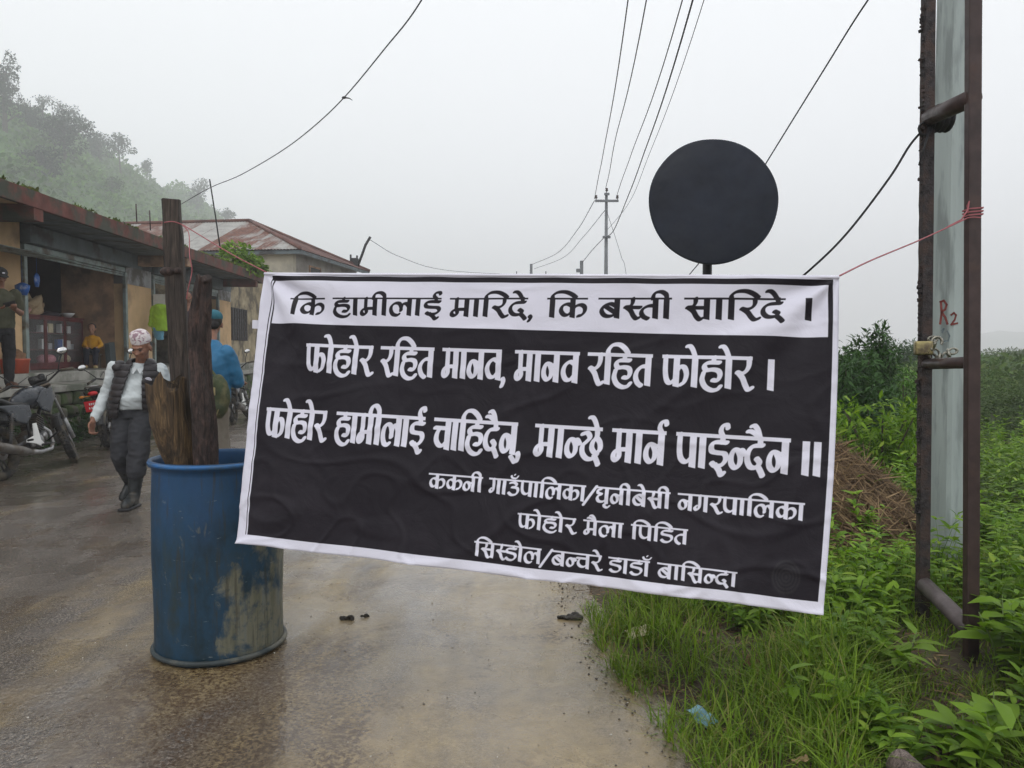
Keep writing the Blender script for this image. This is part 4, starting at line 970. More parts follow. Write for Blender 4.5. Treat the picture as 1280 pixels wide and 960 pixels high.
outer = [(.0001,.012),(R_-.03,.012),(R_-.012,.004),(R_-.006,.012),(R_-.006,.06),(R_-.008,.20),(R_-.003,.45),(R_-.006,.70),(R_-.012,.84),(R_-.010,.868),(R_+.004,.874),(R_+.008,.888),(R_+.002,.90),(R_-.010,.90),(R_-.014,.885),(R_-.016,.84),(R_-.012,.45),(R_-.012,.05),(.0001,.045)]
mb = MB(); mb.lathe(outer, 64)
mb.v = [(x*(1+.012*math.sin(2*math.atan2(y,x)+z*2)+.006*noise.noise(Vector((x*3,y*3,z*3)))), y*(1+.006*noise.noise(Vector((x*3,y*3,z*3)))), z) for x,y,z in mb.v]
mb.build('shell', M['drum'], drum, True)
MB().torus((0,0,.026), R_+.000, .012, 'z', 64, 8).build('foot_rim', pm('grey_foot_rim', (.035,.045,.048), .6, .3, 8, dirt=(.14,.13,.1), dsc=4), drum, True)
MB().torus((0,0,.888), R_+.001, .010, 'z', 64, 10).build('rim', pm('blue_rim', (.02,.13,.36), .4, .2, 8, dirt=(.05,.08,.1), dsc=4), drum, True)
def woodmat(name, a, b_, c_, st=(9,9,.9)):
    m, t, b = newmat(name); co = coords(t, st); f = nz(t, co, 3.5, 7, .68, .6)
    col = ramp(t, f, [(.28,a),(.5,b_),(.72,c_)]); g = nz(t, coords(t), 2.2, 4); col = mix(t, ramp(t, g, [(.5,0),(.7,.75)]), col, tuple(x*.45 for x in a))
    t.links.new(col, b.inputs['Base Color']); ck = ramp(t, nz(t, coords(t, (st[0]*3.2, st[1]*3.2, st[2]*.8)), 3.2, 4, .6, .3), [(.40,1),(.47,0)]); col = mix(t, mix(t, 1, ck, (.6,.6,.6), 'MULTIPLY'), col, tuple(x*.4 for x in a)); gs = ramp(t, nz(t, coords(t, (st[0]*6, st[1]*6, st[2]*2)), 4, 3), [(.35,(.6,.6,.6)),(.65,(1.35,1.35,1.35))]); col = mix(t, 1, col, gs, 'MULTIPLY'); t.links.new(col, b.inputs['Base Color']); b.inputs['Roughness'].default_value = .78; p1 = bump(t, f, 1, .02, b); bump(t, nz(t, co, 12, 4), .5, .004, b, p1); return m
W1 = woodmat('weathered_timber', (.028,.021,.018), (.062,.046,.037), (.11,.085,.068)); W2 = woodmat('dark_bark_log', (.018,.013,.012), (.052,.031,.026), (.13,.075,.06), (7,7,3.5)); W3 = woodmat('split_rotten_log', (.03,.02,.012), (.085,.052,.026), (.27,.17,.075), (7,7,.8))
# squared timber
a = Vector((P(236,560,3.60).x, 3.62, .05)); top = P(214,250,3.52)
post = thing('timber_post', 'tall squared timber post leaning a little left in the drum', 'post', a)
d = top-a; mb = MB(); V = []; n = 40; Rr = Vector((0,0,1)).rotation_difference(d.normalized()).to_matrix() @ Matrix.Rotation(rad(14), 3, 'Z')
for i in range(n+1):
    s = i/n; c = d*s
    for k, (x_, y_) in enumerate(((-1,-.8),(-.8,-1),(.8,-1),(1,-.8),(1,.8),(.8,1),(-.8,1),(-1,.8))):
        w = .037+.003*noise.noise(Vector((k*2, i*.4, 1)))+(.0035 if s < .93 else 0); V.append(c+Rr @ Vector((x_*w, y_*w*.9, .004*math.sin(k*2.1) if i == n else 0)))
mb.add(V, [(i*8+j, i*8+(j+1)%8, (i+1)*8+(j+1)%8, (i+1)*8+j) for i in range(n) for j in range(8)]+[tuple(n*8+i for i in range(8)), tuple(range(7,-1,-1))])
mb.build('beam', W1, post)
kn = MB()
for (py, r_) in ((340,.047),): 
    s = (P(214,py,3.52).z-a.z)/d.z; c = d*s; kn.ell(c+Vector((-.02,-.03,0)), (.035,.03,.022), 12, 8).ell(c+Vector((.03,-.04,.004)), (.02,.014,.014), 10, 6)
kn.build('knot', W2, post, True)
def log(name, label, pts, rads, mat, amp=.012, sq=(1,1), capn=None):
    o_ = Vector(pts[0]); mb = MB(); n = 28; pp = [Vector(p) for p in pts]; N = 46; Q = []; Rd = []
    for i in range(N+1):
        s = i/N*(len(pp)-1); k = min(int(s), len(pp)-2); f = s-k; Q.append(pp[k].lerp(pp[k+1], f)-o_); Rd.append(rads[k]*(1-f)+rads[k+1]*f)
    mb.tube(Q, Rd, n, ell=sq)
    nv = []
    for idx, v in enumerate(mb.v):
        i = idx//n; v = Vector(v); c = Q[i]; dn_ = (v-c)
        a_ = math.atan2(dn_.y, dn_.x)
        k = 1+amp/Rd[i]*(noise.fractal(Vector((math.cos(a_)*1.6, math.sin(a_)*1.6, v.z*2.6)), 1, 2, 4)+.45*noise.noise(Vector((math.cos(a_)*5, math.sin(a_)*5, v.z*1.2))))
        q = c+dn_*k
        if i >= N-1: q.z += .03*noise.noise(Vector((dn_.x*30, dn_.y*30, 2)))+(capn(dn_) if capn else 0)
        nv.append(tuple(q))
    mb.v = nv
    e = len(mb.v); 
    o = mb.build(name, mat, None, True); o.location = o_; return tag(o, label, 'log', 'logs standing in the blue drum')
log('bark_log', 'dark rough round log standing right of the squared timber', [(P(256,560,3.44).x,3.46,.06), P(255,520,3.44), P(249,430,3.43), P(250,385,3.42), P(252,345,3.40)], [.041,.041,.044,.041,.030], W2, .022)
log('split_log', 'short thick split log with jagged top leaning left in the drum', [(P(236,560,3.50).x,3.53,.06), P(229,575,3.47), P(213,520,3.44), P(208,482,3.43)], [.070,.074,.084,.090], W3, .022, (1.0,.9), lambda q: .022*math.sin(q.x*95)+.018*math.sin(q.x*41+q.y*130)-.30*max(0, -q.x)+.03*math.cos(q.y*70))
# cords tying the banner
def cord(label, pts, r=.0026): return wire(label, pts, r, 'cord', 'pink cords tying the banner', 'cord', pink, 12)
tl = bil(0,0); cord('pink cord from the squared timber to the left top corner of the banner', [P(202,279,3.50), P(215,277,3.46), P(228,281,3.47), P(245,291,3.40), P(290,318,3.2), tl+Vector((.01,0,0))])
cord('loose pink cord end dangling between the two logs', [P(228,281,3.46), P(236,292,3.42), P(237,320,3.33), P(240,338,3.33), P(235,362,3.33), P(233,374,3.34)], .0022)
tr = bil(1,0); cord('pink cord from the right top corner of the banner to the right steel post', [tr, P(1090,325,2.75), P(1150,300,3.05), P(1200,277,rp.y-.06), P(1212,272,rp.y-.05), P(1226,272,rp.y-.04)], .0028)
kn = MB(); s_ = (P(1214,268,rp.y).z+.1)/(pR1.z-pR0.z); c_ = pR0.lerp(pR1, s_)+Vector((rp.x, rp.y, 0))
for k in range(3): kn.add(*(lambda z0: ([c_+Vector((x_, y_, z0+.006*math.sin(i_*2))) for i_, (x_, y_) in enumerate(((-.031,-.026),(.031,-.026),(.031,.024),(-.031,.024)))]+[c_+Vector((x_, y_, z0+.006+.006*math.sin(i_*2))) for i_, (x_, y_) in enumerate(((-.031,-.026),(.031,-.026),(.031,.024),(-.031,.024)))], [(0,1,5,4),(1,2,6,5),(2,3,7,6),(3,0,4,7)]))(-.01+.013*k))
kn.tube([c_+Vector((-.035,-.03,.0)), c_+Vector((-.045,-.035,.03)), c_+Vector((-.045,-.05,.045)), c_+Vector((-.05,-.05,.01)), c_+Vector((-.075,-.05,-.03)), c_+Vector((-.13,-.04,-.06))], .003, 6)
o_ = kn.build('cord_binding', pink, None, False); tag(o_, 'pink cord wrapped and knotted round the right steel post', 'cord')
# ================================================================ PEOPLE
SKIN = pm('skin', (.215,.10,.062), .55, .12, 14, bst=.15, bd=.001, spec=.4); SKIN2 = pm('skin_light', (.36,.19,.125), .55, .1, 14, bst=.1, bd=.001)
HAIR = pm('black_hair', (.012,.010,.010), .5, .4, 60, bst=.6, bd=.003); EYE = pm('eye', (.03,.02,.018), .2, .1, 5, bst=0)
def cloth(name, c, rough=.85, var=.15, **k): return pm(name, c, rough, var, 7, bst=.25, bd=.004, bsc=70, **k)
def skull(mb, c, face, tilt, s=1.0):
    """head volumes in a frame facing -y, turned by face (about z) and tilted forward"""
    R = Matrix.Rotation(face, 3, 'Z') @ Matrix.Rotation(tilt, 3, 'X'); c = Vector(c)
    def e(p, r): mb.ell(c+R @ (Vector(p)*s), tuple(q*s for q in r), 16, 10, R)
    e((0,.012,.035), (.076,.094,.082)); e((0,-.018,-.02), (.064,.076,.075)); e((0,-.042,-.066), (.044,.045,.036)); e((0,-.066,-.082), (.022,.02,.018))
    e((0,-.086,-.018), (.012,.016,.024)); e((0,-.098,-.034), (.0165,.016,.012)); e((.011,-.09,-.038), (.010,.012,.009)); e((-.011,-.09,-.038), (.010,.012,.009))
    e((0,-.074,.018), (.052,.022,.012)); e((.034,-.07,-.022), (.022,.02,.018)); e((-.034,-.07,-.022), (.022,.02,.018))
    e((0,-.083,-.058), (.024,.013,.0055)); e((0,-.081,-.066), (.021,.013,.006))
    for sd_ in (-1, 1): e((sd_*.079,.008,-.012), (.009,.02,.032))
    return R
def eyes(parent, c, R, s=1.0):
    for sd_ in (-1, 1):
        o = MB().ell(Vector(c)+R @ (Vector((sd_*.030,-.0815,-.002))*s), (.0135*s,.008*s,.0065*s), 10, 6, R).build('eye', EYE, parent, True)
def hand(mb, w, d, pn, thumb, curl=.6, s=1.0, spread=.12):
    """wrist point, direction of the hand, palm normal, thumb side; five separate fingers rooted in the palm"""
    w = Vector(w); d = Vector(d).normalized(); pn = Vector(pn); pn = (pn-d*pn.dot(d)).normalized(); sd_ = d.cross(pn).normalized()
    if sd_.dot(Vector(thumb)) < 0: sd_ = -sd_
    R = Matrix((sd_, pn, d)).transposed()
    mb.ell(w+d*.045*s, (.041*s,.016*s,.052*s), 12, 8, R); mb.cap(w-d*.03*s, w+d*.02*s, .026*s, .024*s, 10)
    for k, L_ in enumerate((.068,.076,.071,.056)):
        o = w+d*.082*s+sd_*(.028-.0185*k)*s; dd = (d+sd_*(spread*(1.3-k)*.4)).normalized(); a = curl*(1+.12*k)
        p1 = o+(dd*math.cos(a*.4)+pn*math.sin(a*.4))*L_*.45*s; p2 = p1+(dd*math.cos(a*1.1)+pn*math.sin(a*1.1))*L_*.33*s; p3 = p2+(dd*math.cos(a*1.9)+pn*math.sin(a*1.9))*L_*.27*s
        r = (.0098 if k < 3 else .0085)*s; mb.cap(o-dd*.015*s, p1, r*1.05, r, 8); mb.cap(p1, p2, r, r*.93, 8); mb.cap(p2, p3, r*.93, r*.8, 8)
    t0 = w+d*.025*s+sd_*.03*s; t1 = t0+(sd_*.62+d*.7+pn*.25).normalized()*.04*s; t2 = t1+(sd_*.2+d*.9+pn*.4).normalized()*.03*s
    mb.cap(t0, t1, .0125*s, .0108*s, 8); mb.cap(t1, t2, .0108*s, .009*s, 8)
def limb(mb, pts, rs, n=14):
    for i in range(len(pts)-1): mb.cap(pts[i], pts[i+1], rs[i], rs[i+1], n)
def meshpart(name, me, mat, parent): return link(name, me, mat, parent)
# ---------------------------------------------------------------- walking man with the patterned cap
def man_walking():
    g = GR(170, 631); o = thing('person', 'man in patterned white cap and black quilted vest walking past the drum', 'person', (g.x, g.y, .0), (0,0,rad(8)))
    S = 1.0
    nb, ch_, ab, pv = Vector((.07,0,1.30)), Vector((.04,.015,1.14)), Vector((.01,.0,.97)), Vector((-.02,.03,.86))
    sL, eL, wL = Vector((-.165,.02,1.245)), Vector((-.255,.06,1.00)), Vector((-.315,-.06,.80))
    sR, eR, wR = Vector((.225,.02,1.225)), Vector((.30,.06,.97)), Vector((.29,-.08,.76))
    hL, kL, aL, tL = Vector((-.105,.03,.84)), Vector((-.12,-.04,.46)), Vector((-.115,.22,.16)), Vector((-.16,.15,.045))
    hR, kR, aR, tR = Vector((.065,.03,.84)), Vector((.06,-.12,.46)), Vector((.02,-.10,.10)), Vector((.0,-.27,.045))
    hc = Vector((.095,-.062,1.430))
    b = MB(); R = skull(b, hc, rad(-12), rad(19))
    limb(b, [nb+Vector((0,.02,-.03)), hc+Vector((0,.02,-.05))], [.058,.052])
    b.loft([(pv,.135,.095),(ab,.13,.105),(ch_,.155,.10),(Vector((.055,.01,1.22)),.15,.085),(Vector((.065,.005,1.275)),.07,.06)], 20)
    limb(b, [sL, eL, wL], [.045,.036,.026]); limb(b, [sR, eR, wR], [.045,.036,.026])
    hand(b, wL+Vector((-.005,-.02,-.02)), (-.06,-.35,-1), (1,-.3,0), (.2,-1,.1), .95, 1.05); hand(b, wR, (0,-.3,-1), (-1,0,0), (0,-1,0), .6, 1.05)
    limb(b, [hL, kL, aL], [.075,.05,.036]); limb(b, [hR, kR, aR], [.075,.05,.036]); limb(b, [aL, tL], [.034,.025]); limb(b, [aR, tR], [.034,.025])
    meshpart('body', fuse(b, .0068, 2, name='body'), SKIN, o); eyes(o, hc, R)
    for sd_ in (-1, 1): # brows and moustache shade
        MB().tube([hc+R @ Vector((sd_*.014,-.0915,.014)), hc+R @ Vector((sd_*.034,-.088,.020)), hc+R @ Vector((sd_*.052,-.073,.013))], [.003,.004,.002], 6).build('eyebrow', HAIR, o, True)
    hr = MB(); hr.ell(hc+R @ Vector((0,.03,.018)), (.079,.086,.07), 16, 10, R)
    meshpart('hair', fuse(hr, .01, 2, name='hair'), HAIR, o)
    # shirt
    s = MB(); s.loft([(Vector((-.015,.02,.875)),.150,.122),(Vector((-.01,.005,.93)),.166,.140),(Vector((.0,-.005,.985)),.166,.146),(Vector((.02,.005,1.07)),.164,.125),(ch_,.172,.112),(Vector((.05,.012,1.215)),.168,.096),(Vector((.06,.008,1.265)),.115,.078),(Vector((.068,.004,1.295)),.066,.060)], 28)
    limb(s, [sL+Vector((.02,0,0)), sL, eL, eL.lerp(wL,.86)], [.062,.066,.056,.044]); limb(s, [sR+Vector((-.02,0,0)), sR, eR, eR.lerp(wR,.86)], [.062,.066,.056,.044])
    s.cap(eL.lerp(wL,.84), eL.lerp(wL,.99), .044, .041); s.cap(eR.lerp(wR,.84), eR.lerp(wR,.99), .044, .041)
    meshpart('shirt', fuse(s, .0085, 3, lambda v: .011*noise.fractal(Vector((v.x*9, v.y*9, v.z*16+v.x*6)),1,2,3)+.004*noise.noise(Vector((v.x*30,v.y*25,v.z*24))), 'shirt'), cloth('pale_striped_shirt', (.50,.54,.55), .8, .06), o)
    col_ = MB()
    for sd_ in (-1, 1):
        c0 = Vector((.068,-.088,1.240)); pts = [(sd_*.004,-.022,-.005),(sd_*.062,.03,.03),(sd_*.07,.055,.045),(sd_*.066,.045,.006),(sd_*.05,-.012,-.035),(sd_*.028,-.038,-.045)]
        V = [c0+Vector(p) for p in pts]+[c0+Vector(p)+Vector((0,.008,0)) for p in pts]
        col_.add(V, [(0,1,2,3,4,5),(11,10,9,8,7,6)]+[(i, (i+1)%6+0, (i+1)%6+6, i+6)[::-1] for i in range(6)])
    col_.build('collar', cloth('shirt_collar', (.52,.55,.56)), o)
    pl = MB().box((.04,-.129,1.10),(.020,.006,.31), Euler((rad(-4),0,rad(0))).to_matrix(), bev=.002)
    pn_ = MB().tube([(.118,-.118,1.135),(.119,-.120,1.090)], .003, 6).build('pen', M['black'], o)
    # trousers
    t = MB(); t.loft([(Vector((-.02,.03,.80)),.155,.118),(pv,.155,.122),(Vector((-.015,.022,.905)),.148,.122)], 26)
    limb(t, [hL+Vector((0,0,.01)), kL+Vector((.005,.01,.02)), kL.lerp(aL,.35)+Vector((.0,0,0))], [.098,.088,.078], 18); limb(t, [hR+Vector((0,0,.01)), kR+Vector((0,.015,.02)), kR.lerp(aR,.40)], [.098,.088,.084], 18)
    meshpart('trousers', fuse(t, .0085, 3, lambda v: .014*noise.fractal(Vector((v.x*8, v.y*8, v.z*9)),1,2,3)+.005*noise.noise(Vector((v.x*12,v.y*12,v.z*34))), 'trousers'), cloth('charcoal_trousers', (.030,.031,.036)), o)
    be = MB().loft([(Vector((-.015,.020,.892)),.155,.128),(Vector((-.015,.020,.918)),.153,.130)], 30); be.build('belt', M['black'], o, True)
    # rubber boots
    for (k_, a_, t_, sole) in ((kL, aL, tL, Vector((-.25,-.35,-.9))), (kR, aR, tR, Vector((0,0,-1)))):
        bo_ = MB(); q0 = k_.lerp(a_, .36); bo_.cap(q0, a_, .068, .050, 16); bo_.cap(a_, a_.lerp(t_,.3)-Vector((0,0,.0)), .052, .046, 14); bo_.cap(a_.lerp(t_,.3), t_, .045, .042, 14)
        heel = a_+(a_-t_).normalized()*.02+Vector((0,0,-.055)) if t_ is tR else a_+Vector((.03,.03,-.05)); bo_.cap(heel, heel.lerp(t_,.5), .036, .04, 12)
        meshpart('boot', fuse(bo_, .008, 3, lambda v: .004*noise.noise(Vector((v.x*20,v.y*20,v.z*40))), 'boot'), BOOT, o)
    so_ = MB().box((.005,-.175,.012),(.10,.27,.024), Matrix.Rotation(rad(-5),3,'Z'), bev=.01).build('boot_sole', M['black'], o, True)
    # quilted vest, open at the front
    v_ = MB(); v_.loft([(Vector((-.03,.035,.80)),.178,.140),(Vector((-.02,.02,.93)),.190,.158),(Vector((.0,.01,1.0)),.190,.160),(Vector((.03,.01,1.12)),.196,.138),(Vector((.05,.012,1.205)),.192,.116),(Vector((.06,.012,1.265)),.140,.095),(Vector((.068,.02,1.315)),.088,.078)], 30)
    v_.ell(sL+Vector((.045,0,-.005)), (.055,.065,.06)); v_.ell(sR+Vector((-.045,0,-.005)), (.055,.065,.06))
    def kp(v):
        cx = .035+(v.z-1.0)*.14; w_ = .058+max(0, (1.22-v.z))*.13 if v.z < 1.26 else .05
        if v.y < -.02 and abs(v.x-cx) < w_*(1 if v.x < cx else .78): return False
        if v.z > 1.295 and v.y < .0 and abs(v.x-.068) < .05: return False
        if v.z < .845-.05*(v.x < -.03): return False
        for s_, e_ in ((sL, eL), (sR, eR)):
            if (v-(s_+(e_-s_).normalized()*.055)).length < .060: return False
        if v.x < -.235 or v.x > .292: return False
        return True
    meshpart('vest', fuse(v_, .0085, 3, lambda v: .013*abs(math.sin(math.pi*(v.z+.02*v.x)/.058))**.6-.004+.005*noise.noise(v*18), 'vest', kp, .010), pm('black_quilted_nylon', (.026,.023,.025), .42, .2, 9, bst=.25, bd=.004, bsc=40), o)
    vl = MB()
    lg = Vector((.185,-.125,1.135))
    for k in range(3):   # the small white three-band dome printed on the chest
        r0 = .010+.0085*k; pts = [lg+Vector((-.022+r0*math.cos(a)*1.1, .002-.0*k, r0*math.sin(a))) for a in np.linspace(.05, math.pi/2+.9, 9)]
        vl.tube(pts, .0028, 5)
    vl.build('chest_emblem', M['whitecloth'], o)
    # cap
    c = MB(); Rc = R; c.loft([((0,0,.0),.087,.100),((0,.0,.035),.089,.102),((-.006,.0,.075),.085,.096),((-.012,.004,.105),.070,.080),((-.016,.006,.122),.040,.048)], 26)
    c.v = [tuple(hc+Rc @ (Vector((p[0]*.93,p[1]*.93,p[2]*.92))+Vector((0,.014,.044)))) for p in c.v]
    m, t2, bs = newmat('patterned_cap_cloth'); co = coords(t2)
    w = nd(t2, 'ShaderNodeTexWave'); w.inputs['Scale'].default_value = 12; w.inputs['Distortion'].default_value = 5; w.inputs['Detail'].default_value = 2; w.inputs['Detail Scale'].default_value = 3; t2.links.new(coords(t2, (1,1,1.6)), w.inputs['Vector'])
    vo2 = nd(t2, 'ShaderNodeTexVoronoi'); vo2.inputs['Scale'].default_value = 34; t2.links.new(co, vo2.inputs['Vector'])
    cc_ = mix(t2, ramp(t2, nz(t2, coords(t2, (1,1,1.5)), 19, 2, .5, 1.2), [(.55,0),(.60,1)]), (.58,.53,.53), (.26,.17,.20)); cc_ = mix(t2, ramp(t2, vo2.outputs['Distance'], [(.10,1),(.2,0)]), cc_, (.35,.12,.16)); t2.links.new(cc_, bs.inputs['Base Color']); bs.inputs['Roughness'].default_value = .8
    meshpart('cap', fuse(c, .007, 2, lambda v: .004*noise.noise(v*25), 'cap'), m, o)
BOOT = pm('rubber_boot', (.022,.026,.028), .38, .3, 9, dirt=(.09,.075,.055), dsc=6, dth=.6, bst=.15, bd=.003)
man_walking()
# ---------------------------------------------------------------- man in blue jacket, seen from behind
def man_blue():
    Y = 7.0; g = P(263, 440, Y); o = thing('person', 'man in blue track jacket seen from behind, green bag slung on his back', 'person', (g.x, Y, 0), (0,0,rad(-28)))
    # local: facing +y (away), x right
    hc = Vector((-.10,.12,1.65)); b = MB(); R = skull(b, hc, rad(180+50), rad(12))
    limb(b, [(-.04,.03,1.47), hc+Vector((0,-.02,-.05))], [.06,.055])
    b.loft([((0,0,.95),.14,.10),((0,0,1.15),.14,.10),((0,0,1.35),.17,.10),((-.02,.02,1.47),.08,.06)], 18)
    sL, eL, wL = Vector((-.21,.03,1.40)), Vector((-.27,.08,1.14)), Vector((-.15,.28,1.10)); sR, eR, wR = Vector((.18,.03,1.38)), Vector((.185,.13,1.12)), Vector((.02,.30,1.10))
    limb(b, [sL,eL,wL], [.045,.036,.026]); limb(b, [sR,eR,wR], [.045,.036,.026]); hand(b, wL, (.5,.8,.1), (0,0,-1), (0,.3,1), .7); hand(b, wR, (-.5,.8,.1), (0,0,-1), (0,.3,1), .7)
    limb(b, [(-.09,0,.92),(-.10,.02,.5),(-.10,-.02,.08)], [.08,.055,.04]); limb(b, [(.09,0,.92),(.10,.02,.5),(.10,-.02,.08)], [.08,.055,.04]); limb(b, [(-.10,-.02,.06),(-.12,.15,.04)], [.04,.03]); limb(b, [(.10,-.02,.06),(.12,.15,.04)], [.04,.03])
    meshpart('body', fuse(b, .009, 2, name='body'), SKIN, o); eyes(o, hc, R)
    h = MB(); h.ell(hc+R @ Vector((0,.025,.035)), (.084,.088,.082), 16, 10, R); h.ell(hc+R @ Vector((0,.06,-.02)), (.06,.05,.05), 12, 8, R); meshpart('hair', fuse(h, .009, 2, lambda v: .004*noise.noise(v*40), 'hair'), HAIR, o)
    h = MB(); h.ell(hc+R @ Vector((0,.03,.06)), (.09,.098,.068), 16, 10, R); h.ell(hc+R @ Vector((0,-.09,.045)), (.06,.05,.010), 12, 6, R); meshpart('cap', fuse(h, .009, 2, name='cap'), cloth('teal_cap', (.03,.13,.17)), o)
    j = MB(); j.loft([((0,-.0,.93),.19,.15),((0,-.01,1.05),.20,.16),((-.005,-.015,1.22),.215,.165),((-.01,-.005,1.36),.215,.13),((-.02,.01,1.43),.15,.10),((-.04,.02,1.50),.075,.07)], 26)
    limb(j, [sL,eL,eL.lerp(wL,.9)], [.078,.068,.05]); limb(j, [sR,eR,eR.lerp(wR,.9)], [.078,.068,.05])
    meshpart('jacket', fuse(j, .010, 3, lambda v: .014*noise.fractal(Vector((v.x*7,v.y*7,v.z*9)),1,2,3), 'jacket'), cloth('blue_jacket', (.018,.12,.24), .6), o)
    st_ = MB(); st_.tube([(-.17,-.075,1.42),(-.265,-.055,1.33),(-.31,-.02,1.22),(-.335,.02,1.12)], .010, 6); st_.build('sleeve_stripe', M['whitecloth'], o, True)
    t = MB(); t.loft([((0,0,.82),.17,.13),((0,0,.98),.165,.13)], 22); limb(t, [(-.09,0,.86),(-.10,.01,.5),(-.10,-.02,.12)], [.105,.085,.075]); limb(t, [(.09,0,.86),(.10,.01,.5),(.10,-.02,.12)], [.105,.085,.075])
    meshpart('trousers', fuse(t, .010, 3, lambda v: .014*noise.fractal(Vector((v.x*7,v.y*7,v.z*8)),1,2,3), 'trousers'), cloth('khaki_grey_trousers', (.15,.13,.105)), o)
    for sx_ in (-1,1): bo_ = MB(); bo_.cap((sx_*.10,-.02,.06),(sx_*.12,.17,.045),.05,.042); bo_.box((sx_*.11,.07,.015),(.10,.28,.03), bev=.012); meshpart('shoe', fuse(bo_, .009, 2, name='shoe'), M['black'], o)
    # green sling bag: hangs on the right hip behind
    bag = thing('sling_bag', 'dark olive-green sling bag hanging on the back of the man in blue', 'bag', (g.x, Y, 0), (0,0,rad(-28)))
    q = MB(); q.ell((.28,-.17,1.00), (.125,.085,.20), 18, 12); q.ell((.28,-.19,.96), (.10,.09,.15), 18, 12)
    GB = cloth('olive_canvas', (.038,.048,.022), .8, .3, dirt=(.09,.085,.04), dsc=9)
    meshpart('pouch', fuse(q, .010, 3, lambda v: .012*noise.noise(v*14), 'pouch'), GB, bag)
    q = MB(); q.tube([(.26,-.16,1.17),(.18,-.18,1.26),(.0,-.172,1.38),(-.09,-.11,1.475),(-.11,.02,1.475),(-.06,.14,1.40)], .018, 8, ell=(1.2,.35)); q.build('strap', cloth('olive_strap', (.10,.11,.05)), bag, True)
    q = MB(); q.box((.28,-.262,1.05),(.15,.012,.07), bev=.005).tube([(.31,-.18,1.15),(.37,-.16,1.10),(.38,-.16,.98),(.35,-.18,.86)], .009, 6).tube([(.33,-.24,1.02),(.36,-.22,.92),(.34,-.24,.84)], .006, 5); q.build('buckle_strap', cloth('tan_webbing', (.22,.18,.09)), bag, True)
man_blue()
# ---------------------------------------------------------------- man with phone on the plinth
def man_phone():
    p = P(2, 477, 10.75); o = thing('person', 'man in black cap and olive polo looking at his phone on the shop plinth', 'person', (p.x, p.y, .88), (0,0,rad(52)))
    hc = Vector((0,-.06,1.56)); b = MB(); R = skull(b, hc, rad(0), rad(24)); limb(b, [(0,.0,1.38), hc+Vector((0,.02,-.05))], [.062,.058])
    b.loft([((0,0,.88),.15,.11),((0,0,1.1),.155,.12),((0,0,1.3),.18,.11),((0,0,1.39),.08,.07)], 18)
    sL, eL, wL = Vector((-.20,.0,1.32)), Vector((-.26,-.02,1.06)), Vector((-.12,-.26,1.10)); sR, eR, wR = Vector((.20,.0,1.32)), Vector((.25,-.04,1.06)), Vector((.08,-.28,1.11))
    limb(b, [sL,eL,wL], [.05,.042,.03]); limb(b, [sR,eR,wR], [.05,.042,.03]); hand(b, wL, (.6,-.75,.12), (0,0,1), (0,-.4,.8), .8); hand(b, wR, (-.3,-.9,.15), (0,.2,1), (-1,0,.4), .9)
    limb(b, [(-.09,0,.88),(-.10,0,.48),(-.10,.02,.08)], [.08,.055,.04]); limb(b, [(.09,0,.88),(.10,0,.48),(.10,.02,.08)], [.08,.055,.04]); limb(b, [(-.1,.0,.04),(-.12,-.16,.035)], [.036,.03]); limb(b, [(.1,.0,.04),(.12,-.16,.035)], [.036,.03])
    meshpart('body', fuse(b, .008, 2, name='body'), SKIN, o); eyes(o, hc, R)
    h = MB(); h.ell(hc+R @ Vector((0,.03,.02)), (.081,.083,.07), 16, 10, R); meshpart('hair', fuse(h, .009, 2, name='hair'), HAIR, o)
    h = MB(); h.ell(hc+R @ Vector((0,.018,.05)), (.090,.105,.075), 18, 10, R); h.ell(hc+R @ Vector((0,-.115,.045)), (.068,.07,.010), 14, 6, R); meshpart('cap', fuse(h, .008, 2, name='cap'), cloth('black_cap', (.02,.02,.02)), o)
    MB().box(hc+R @ Vector((0,-.098,.085)), (.03,.008,.02), R, bev=.003).build('cap_badge', M['whitecloth'], o)
    s = MB(); s.loft([((0,.01,.84),.185,.15),((0,.0,1.0),.185,.155),((0,.0,1.15),.18,.14),((0,0,1.28),.20,.13),((0,0,1.35),.13,.10),((0,0,1.40),.075,.07)], 26)
    limb(s, [sL,sL.lerp(eL,.75)], [.082,.068]); limb(s, [sR,sR.lerp(eR,.75)], [.082,.068])
    meshpart('polo_shirt', fuse(s, .010, 3, fold(.012, 8), 'polo_shirt'), cloth('olive_polo', (.055,.055,.032)), o)
    t = MB(); t.loft([((0,0,.76),.165,.125),((0,0,.9),.16,.125)], 22); limb(t, [(-.09,0,.82),(-.10,0,.48),(-.10,.02,.08)], [.10,.08,.065]); limb(t, [(.09,0,.82),(.10,0,.48),(.10,.02,.08)], [.10,.08,.065])
    meshpart('trousers', fuse(t, .010, 3, fold(.012, 8), 'trousers'), cloth('black_trousers', (.014,.014,.016)), o)
    for sx_ in (-1,1): bo_ = MB(); bo_.cap((sx_*.10,.02,.05),(sx_*.12,-.15,.045),.05,.042); bo_.box((sx_*.11,-.06,.012),(.10,.28,.024), bev=.01); meshpart('shoe', fuse(bo_, .009, 2, name='shoe'), pm('brown_shoe', (.10,.05,.035), .6), o)
    ph = MB(); ph.box((0,0,0),(.072,.009,.145), bev=.004); Mx = Matrix.Translation((p.x,p.y,.88)) @ Matrix.Rotation(rad(52),4,'Z')
    po_ = ph.build('phone', M['black']); po_.matrix_world = Mx @ Matrix.Translation((-.01,-.385,1.165)) @ Matrix.Rotation(rad(35),4,'X') @ Matrix.Rotation(rad(70),4,'Y'); tag(po_, 'black phone in the hands of the man on the plinth', 'phone')
man_phone()
